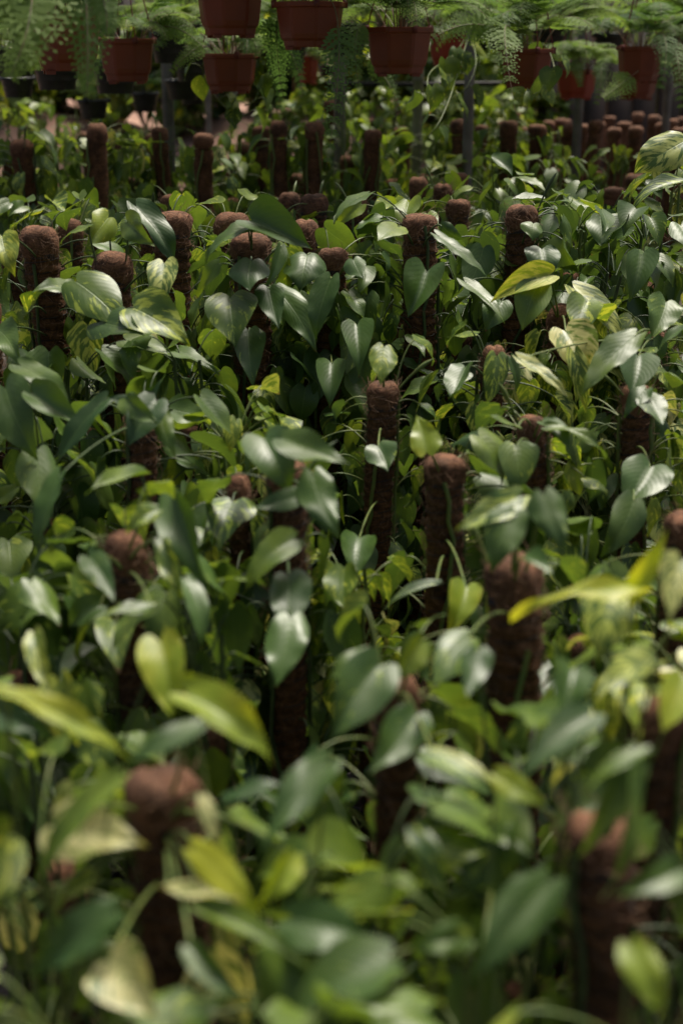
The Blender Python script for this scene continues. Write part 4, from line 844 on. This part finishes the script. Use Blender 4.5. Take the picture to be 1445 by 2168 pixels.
# ------------------------------------------------------------------ baskets
K = 'black'
baskets = [
 (110, -190, -70, 190, 2.0, 'nearest basket above the top left corner, its blurred fronds hanging into view', dict(nf=5, fl=.2, tone=.4, aims=[([(60, -150, 1.9), (95, 20, 1.8), (20, 165, 1.8)], .42, .75), ([(170, -150, 1.9), (190, 20, 1.85), (185, 195, 1.85)], .34, .3), ([(10, -150, 1.9), (30, 0, 1.8), (75, 150, 1.85)], .3, .6), ([(130, -150, 1.9), (240, -20, 1.85), (225, 70, 1.85)], .3, .4), ([(80, -150, 2.0), (20, -20, 1.85), (-30, 60, 1.9)], .34, .6)])),
 (488, -28, 75, 148, 3.25, 'red octagonal pot cut by the top edge, left of the two nearest', dict(nf=14, fl=.26, rise=(.9, 1.4))),
 (656, 5, 100, 152, 3.2, 'large dark red octagonal pot at top centre', dict(aims=[([(700, 0, 3.1), (740, 60, 3.0), (690, 358, 3.0)], .22, .3), ([(600, 0, 3.3), (570, 40, 3.3), (600, 210, 3.4)], .4, .15)], nf=16, fl=.26, mat=M_TERRA, rise=(.9, 1.4))),
 (843, 58, 156, 148, 3.3, 'red octagonal pot with brown fern stalks, right of top centre', dict(aims=[([(760, 110, 3.5), (800, 120, 3.5), (850, 235, 3.45)], .3, .35), ([(800, 50, 3.2), (730, 20, 3.1), (760, 190, 3.1)], .34, .6)], nf=18, fl=.28, tone=.4, rise=(.8, 1.4))),
 (948, 72, 138, 90, 4.5, 'bright red pot tucked behind between two nearer baskets', dict(nf=14, fl=.26, tone=.35, mat=M_TERRA2)),
 (1112, 103, 188, 118, 3.75, 'red basket with long light fronds draped over its left side', dict(aims=[([(1100, 100, 3.6), (1040, -40, 3.4), (1090, 235, 3.3)], .26, .6), ([(1120, 95, 3.6), (1000, 10, 3.5), (905, 90, 3.4)], .3, .6)], nf=22, fl=.30, tone=.5, front=0)),
 (1217, 148, 207, 92, 4.7, 'small low red basket with pale lacy fern', dict(aims=[([(1200, 145, 4.6), (1220, 100, 4.5), (1228, 185, 4.5)], .4, .5), ([(1240, 145, 4.6), (1290, 100, 4.5), (1260, 225, 4.5)], .3, .35)], nf=26, fl=.24, tone=.45, mat=M_TERRA2)),
 (1350, 98, 172, 100, 4.2, 'red basket with frilly fronds hanging down its right side', dict(aims=[([(1370, 90, 4.1), (1430, 20, 3.9), (1398, 195, 3.9)], .26, .2), ([(1350, 150, 4.1), (1330, 165, 4.0), (1275, 208, 3.9)], .34, .9), ([(1400, 90, 4.1), (1440, 60, 3.9), (1440, 235, 3.9)], .26, .3)], nf=22, fl=.28, tone=.25, front=0)),
 (1345, 155, 208, 90, 5.0, 'low red basket half hidden behind the frilly one', dict(nf=16, fl=.22, tone=0.62)),
 (1462, 98, 172, 96, 4.3, 'red basket cut by the right edge', dict(nf=18, fl=.26, tone=0.42)),
 (488, 113, 193, 122, 3.7, 'wide red basket under the cut off pot, dark fern at its right', dict(aims=[([(540, 110, 3.6), (620, 40, 3.6), (640, 205, 3.6)], .32, .12), ([(540, 110, 3.6), (600, 80, 3.6), (590, 235, 3.6)], .34, .1), ([(450, 110, 3.6), (430, 70, 3.5), (360, 155, 3.5)], .3, .7), ([(500, 110, 3.6), (540, 50, 3.5), (545, 120, 3.5)], .4, .55)], nf=20, fl=.22, tone=0.37)),
 (271, 82, 172, 124, 3.6, 'red octagonal basket with red hook in the upper left', dict(aims=[([(300, 80, 3.5), (360, 20, 3.5), (440, 110, 3.4)], .3, .7)], nf=16, fl=.24, tone=0.57)),
 (143, 28, 150, 160, 2.75, 'blurred dark red basket with fern hanging over it at upper left', dict(nf=16, fl=.25, tone=.3, front=5)),
 (652, 118, 176, 48, 6.2, 'tiny distant bright red pot at top centre', dict(nf=14, fl=.22, tone=.3, mat=M_TERRA2)),
 (40, 163, 206, 72, 4.6, 'small black pot hanging at the left edge', dict(kind=K, nf=0)),
 (30, 100, 162, 100, 4.3, 'large black pot above the small one at the left edge', dict(kind=K, nf=10, fl=.24)),
 (122, 128, 190, 100, 4.2, 'wide black pot under the blurred red basket', dict(kind=K, nf=8, fl=.2)),
 (245, 128, 198, 98, 4.3, 'ribbed black pot directly below the red hook basket', dict(kind=K, nf=6, fl=.2)),
 (199, 210, 251, 66, 4.9, 'lowest black pot with a small green plant', dict(kind=K, nf=10, fl=.10, tone=0.72)),
 (360, 68, 134, 82, 4.4, 'upper black pot beside the blue cord', dict(kind=K, nf=18, fl=.22, tone=0.57)),
 (405, 112, 173, 72, 4.6, 'black pot tucked left of the wide red basket', dict(kind=K, nf=10, fl=.2, tone=0.72)),
 (388, 168, 211, 76, 4.9, 'black pot below, nearer one of the overlapping pair', dict(kind=K, nf=0)),
 (408, 180, 221, 56, 5.5, 'black pot below, farther one of the overlapping pair', dict(kind=K, nf=0)),
 (308, 195, 236, 58, 5.5, 'distant dark pot between the ribbed pot and the grey post', dict(kind=K, nf=6, fl=.18)),
 (692, 138, 162, 40, 6.3, 'tiny distant black pot right of the tiny red one', dict(kind=K, nf=10, fl=.2)),
 # baskets hanging higher whose fronds fill the top of the frame
 (560, 60, 118, 90, 4.9, 'hidden black basket whose dark lacy fern spreads behind the top pots', dict(kind=K, nf=30, fl=.30, tone=0.37)),
 (610, 95, 150, 80, 5.6, 'black basket with dense dark green fern below top centre', dict(kind=K, nf=30, fl=.28, tone=0.27)),
 (735, 50, 118, 86, 4.6, 'black basket with feathery fern between two red pots', dict(kind=K, nf=34, fl=.30, tone=.4, front=0)),
 (1035, 40, 105, 86, 4.9, 'black basket of bright curly fern at top right of centre', dict(kind=K, nf=40, fl=.28, tone=0.72)),
 (985, 60, 120, 80, 5.6, 'black basket of dense fern behind the bright red pot', dict(kind=K, nf=36, fl=.28, tone=0.62)),
 (1160, 60, 125, 80, 5.5, 'black basket of fern behind the long light fronds', dict(kind=K, nf=34, fl=.28, tone=0.62)),
 (1290, 70, 130, 80, 5.4, 'black basket of pale fern left of the frilly basket', dict(kind=K, nf=34, fl=.28, tone=0.57)),
 (1420, 60, 120, 80, 5.4, 'black basket of fern in the top right corner', dict(kind=K, nf=30, fl=.28, tone=0.47)),
 (440, 30, 90, 80, 5.2, 'black basket of fern between blue cord and cut off pot', dict(kind=K, nf=30, fl=.28, tone=.5, wire=M_WIRE_B)),
 (225, 20, 78, 80, 4.9, 'black basket of pale fern behind the red hook basket', dict(kind=K, nf=34, fl=.28, tone=0.62)),
 (60, 40, 100, 80, 5.2, 'black basket of fern in the top left corner', dict(kind=K, nf=30, fl=.28, tone=0.47)),
 (330, 10, 66, 80, 5.6, 'black basket of fern at the top, left of the blue cord', dict(kind=K, nf=30, fl=.28, tone=0.67)),
 (830, 20, 80, 80, 5.8, 'black basket of fern behind the brown fern stalks', dict(kind=K, nf=30, fl=.28, tone=0.62)),
]
TR = {
 'bright red pot tucked behind between two nearer baskets': [
   [(985, 80, 4.2), (960, 120, 3.9), (905, 150, 3.6), (903, 200, 3.5), (902, 215, 3.5)],
   [(990, 80, 4.2), (975, 130, 3.8), (955, 200, 3.6), (930, 260, 3.5), (905, 290, 3.5)],
   [(1000, 80, 4.2), (1010, 140, 3.9), (985, 190, 3.7), (960, 210, 3.7), (945, 200, 3.7)]],
 'red basket with long light fronds draped over its left side': [
   [(1160, 100, 3.7), (1175, 150, 3.6), (1150, 190, 3.6), (1120, 205, 3.6)]],
 'wide red basket under the cut off pot, dark fern at its right': [
   [(440, 113, 3.7), (425, 150, 3.7), (450, 200, 3.8), (500, 250, 3.8), (530, 240, 3.8)],
   [(545, 113, 3.7), (560, 160, 3.8), (540, 215, 3.8), (515, 225, 3.8)]],
}
used = set()
for (px, rim_, bot, wp, Z, lab, kw) in baskets:
    used.add(round(Z / .5) * .5)
    basket(px, rim_, bot, wp, Z, lab, trail=TR.get(lab, ()), **kw)
# every hanger reaches a rail: rails run left to right at each depth baskets hang from
HY = sorted({round(float(at(0, b[1], b[4])[1]) / .12) * .12 for b in baskets})
names = 'first second third fourth fifth sixth seventh eighth ninth tenth eleventh twelfth thirteenth fourteenth fifteenth sixteenth seventeenth eighteenth nineteenth twentieth'.split()
for k, y in enumerate(HY[:20]):
    a = Acc(); tube(a, [(-3.4, y, RAILZ), (0, y, RAILZ - .003), (3.4, y, RAILZ)], .009, 8)
    o = a.build('basket_rail', M_STEEL); tag(o, 'grey pipe above the baskets, %s from the camera' % names[k], 'rail', 'rails above the baskets')
def bar(x0, x1, y, Z, label):
    a = Acc(); A = at(x0, y, Z); B = at(x1, y, Z); tube(a, [A, (A + B) / 2 - [0, 0, .004], B], .010, 10); o = a.build('shelf_bar', M_TWINE); tag(o, label, 'bar')
bar(690, 1060, 177, 5.8, 'dark horizontal bar below the baskets at centre')

# ------------------------------------------------------------------ far background: plank fence, wall, shrubs
def planks():
    root = empty('plank_fence', (3.1, 9.3, 0), 'dark plank fence behind the far coir stand', 'fence')
    for k in range(2):
        b = Acc(); box(b, (-2.4, .03, .35 + k * .8), (2.8, .07, .43 + k * .8)); b.build('fence_rail', M_FENCE, root)
    b = Acc(); rg = np.random.default_rng(3); x = -2.4
    while x < 2.8:
        wd = rg.uniform(.12, .16); box(b, (x, rg.uniform(-.004, .004), 0), (x + wd - .012, .022, 1.42 + rg.uniform(-.02, .02))); x += wd
    b.build('plank_panel', M_FENCE, root)
M_FENCE = plain('dark_wet_planks', (0.045, 0.030, 0.024), .8, scale=6, c2=(0.024, 0.018, 0.015))
planks()
def slats():  # added dark screen that keeps the pale horizon from showing through
    root = empty('horizon_screen', (0, 12.6, 0), 'added long dark screen blocking the horizon behind the shrubs', 'fence')
    b = Acc(); x = -7.5
    while x < 7.5: box(b, (x, 0, 0), (x + .19, .02, 1.75)); x += .2
    b.build('screen_panel', M_FENCE, root)
    b = Acc()
    for z in (.3, 1.4): box(b, (-7.5, .023, z), (7.5, .06, z + .08))
    b.build('screen_rail', M_FENCE, root)
slats()
M_BRICK, ntb, bb = new_mat('tan_brick')
bt = ntb.nodes.new('ShaderNodeTexBrick'); tcb = ntb.nodes.new('ShaderNodeTexCoord'); mpb = ntb.nodes.new('ShaderNodeMapping')
mpb.inputs['Rotation'].default_value = (R(90), 0, 0); ntb.links.new(tcb.outputs['Object'], mpb.inputs[0]); ntb.links.new(mpb.outputs[0], bt.inputs['Vector'])
bt.inputs['Scale'].default_value = 1; bt.inputs['Brick Width'].default_value = .22; bt.inputs['Row Height'].default_value = .075; bt.inputs['Mortar Size'].default_value = .007
bt.inputs['Color1'].default_value = (.34, .19, .10, 1); bt.inputs['Color2'].default_value = (.42, .26, .15, 1); bt.inputs['Mortar'].default_value = (.30, .27, .22, 1)
ntb.links.new(bt.outputs[0], bb.inputs['Base Color']); bb.inputs['Roughness'].default_value = .9
a = Acc(); box(a, (-.5, 14, 0), (9, 14.2, 2.6)); a_ = empty('brick_wall', (0, 0, 0), 'tan brick wall far behind the baskets at top right', 'wall')
a.build('wall_face', M_BRICK, a_); a = Acc(); box(a, (-.55, 13.96, 2.603), (9.05, 14.24, 2.68)); a.build('coping', plain('concrete', (.35, .33, .3), .9), a_)
def shrub(x, y, z, rx, rz, label, seed, tone):
    rng = np.random.default_rng(seed); root = empty('shrub', (x, y, 0), label, 'shrub', 'shrubs at the back of the nursery')
    lv = Acc(); st = Acc(); n = 2200
    blobs = [(rng.normal(0, rx * .45), rng.normal(0, .3), z + rng.normal(0, rz * .45), rng.uniform(.25, .5) * rx) for _ in range(14)]
    for b in blobs[:9]: tube(st, bez(np.array([0, 0, 0.]), np.array([b[0] * .3, b[1] * .3, b[2] * .6]), np.array(b[:3]), 8), np.linspace(.022, .006, 8), 6)
    for i in range(n):
        b = blobs[rng.integers(14)]; d = unit(rng.normal(0, 1, 3)); p = np.array(b[:3]) + d * b[3] * rng.uniform(.6, 1.05)
        if p[2] < .05: continue
        add_leaf(lv, p, unit(d + rng.normal(0, .6, 3) + [0, 0, -.4]), d + [0, 0, 1.0], rng.uniform(.06, .11), (np.clip(rng.normal(tone, .25), 0, 1), .1, rng.random()), rng, 'lo')
    lv.build('crown', M_LEAF, root); st.build('branches', M_RHIZ, root)
for k, (x, y, z, rx, rz, lb, tn) in enumerate([
   (-2.6, 9.40, 1.15, .55, .42, 'shrub far left on the earth mound', .4), (-1.75, 9.80, 1.25, .55, .45, 'yellow green shrub left on the earth mound', .65),
   (-1.0, 9.50, 1.20, .5, .42, 'shrub on the mound left of centre', .45), (-.3, 9.80, 1.25, .5, .45, 'shrub on the mound just left of centre', .35), (.35, 9.40, 1.20, .5, .42, 'shrub on the mound at centre', .55),
   (1.0, 9.10, 1.10, .5, .5, 'bushy shrub where the mound meets the fence', .6), (1.9, 10.10, 1.25, .5, .4, 'low shrub behind the fence left end', .4),
   (2.8, 10.10, 1.25, .5, .35, 'low dark shrub behind the fence right end', .25)]):
    shrub(x, y, z, rx, rz, lb, 40 + k, tn)
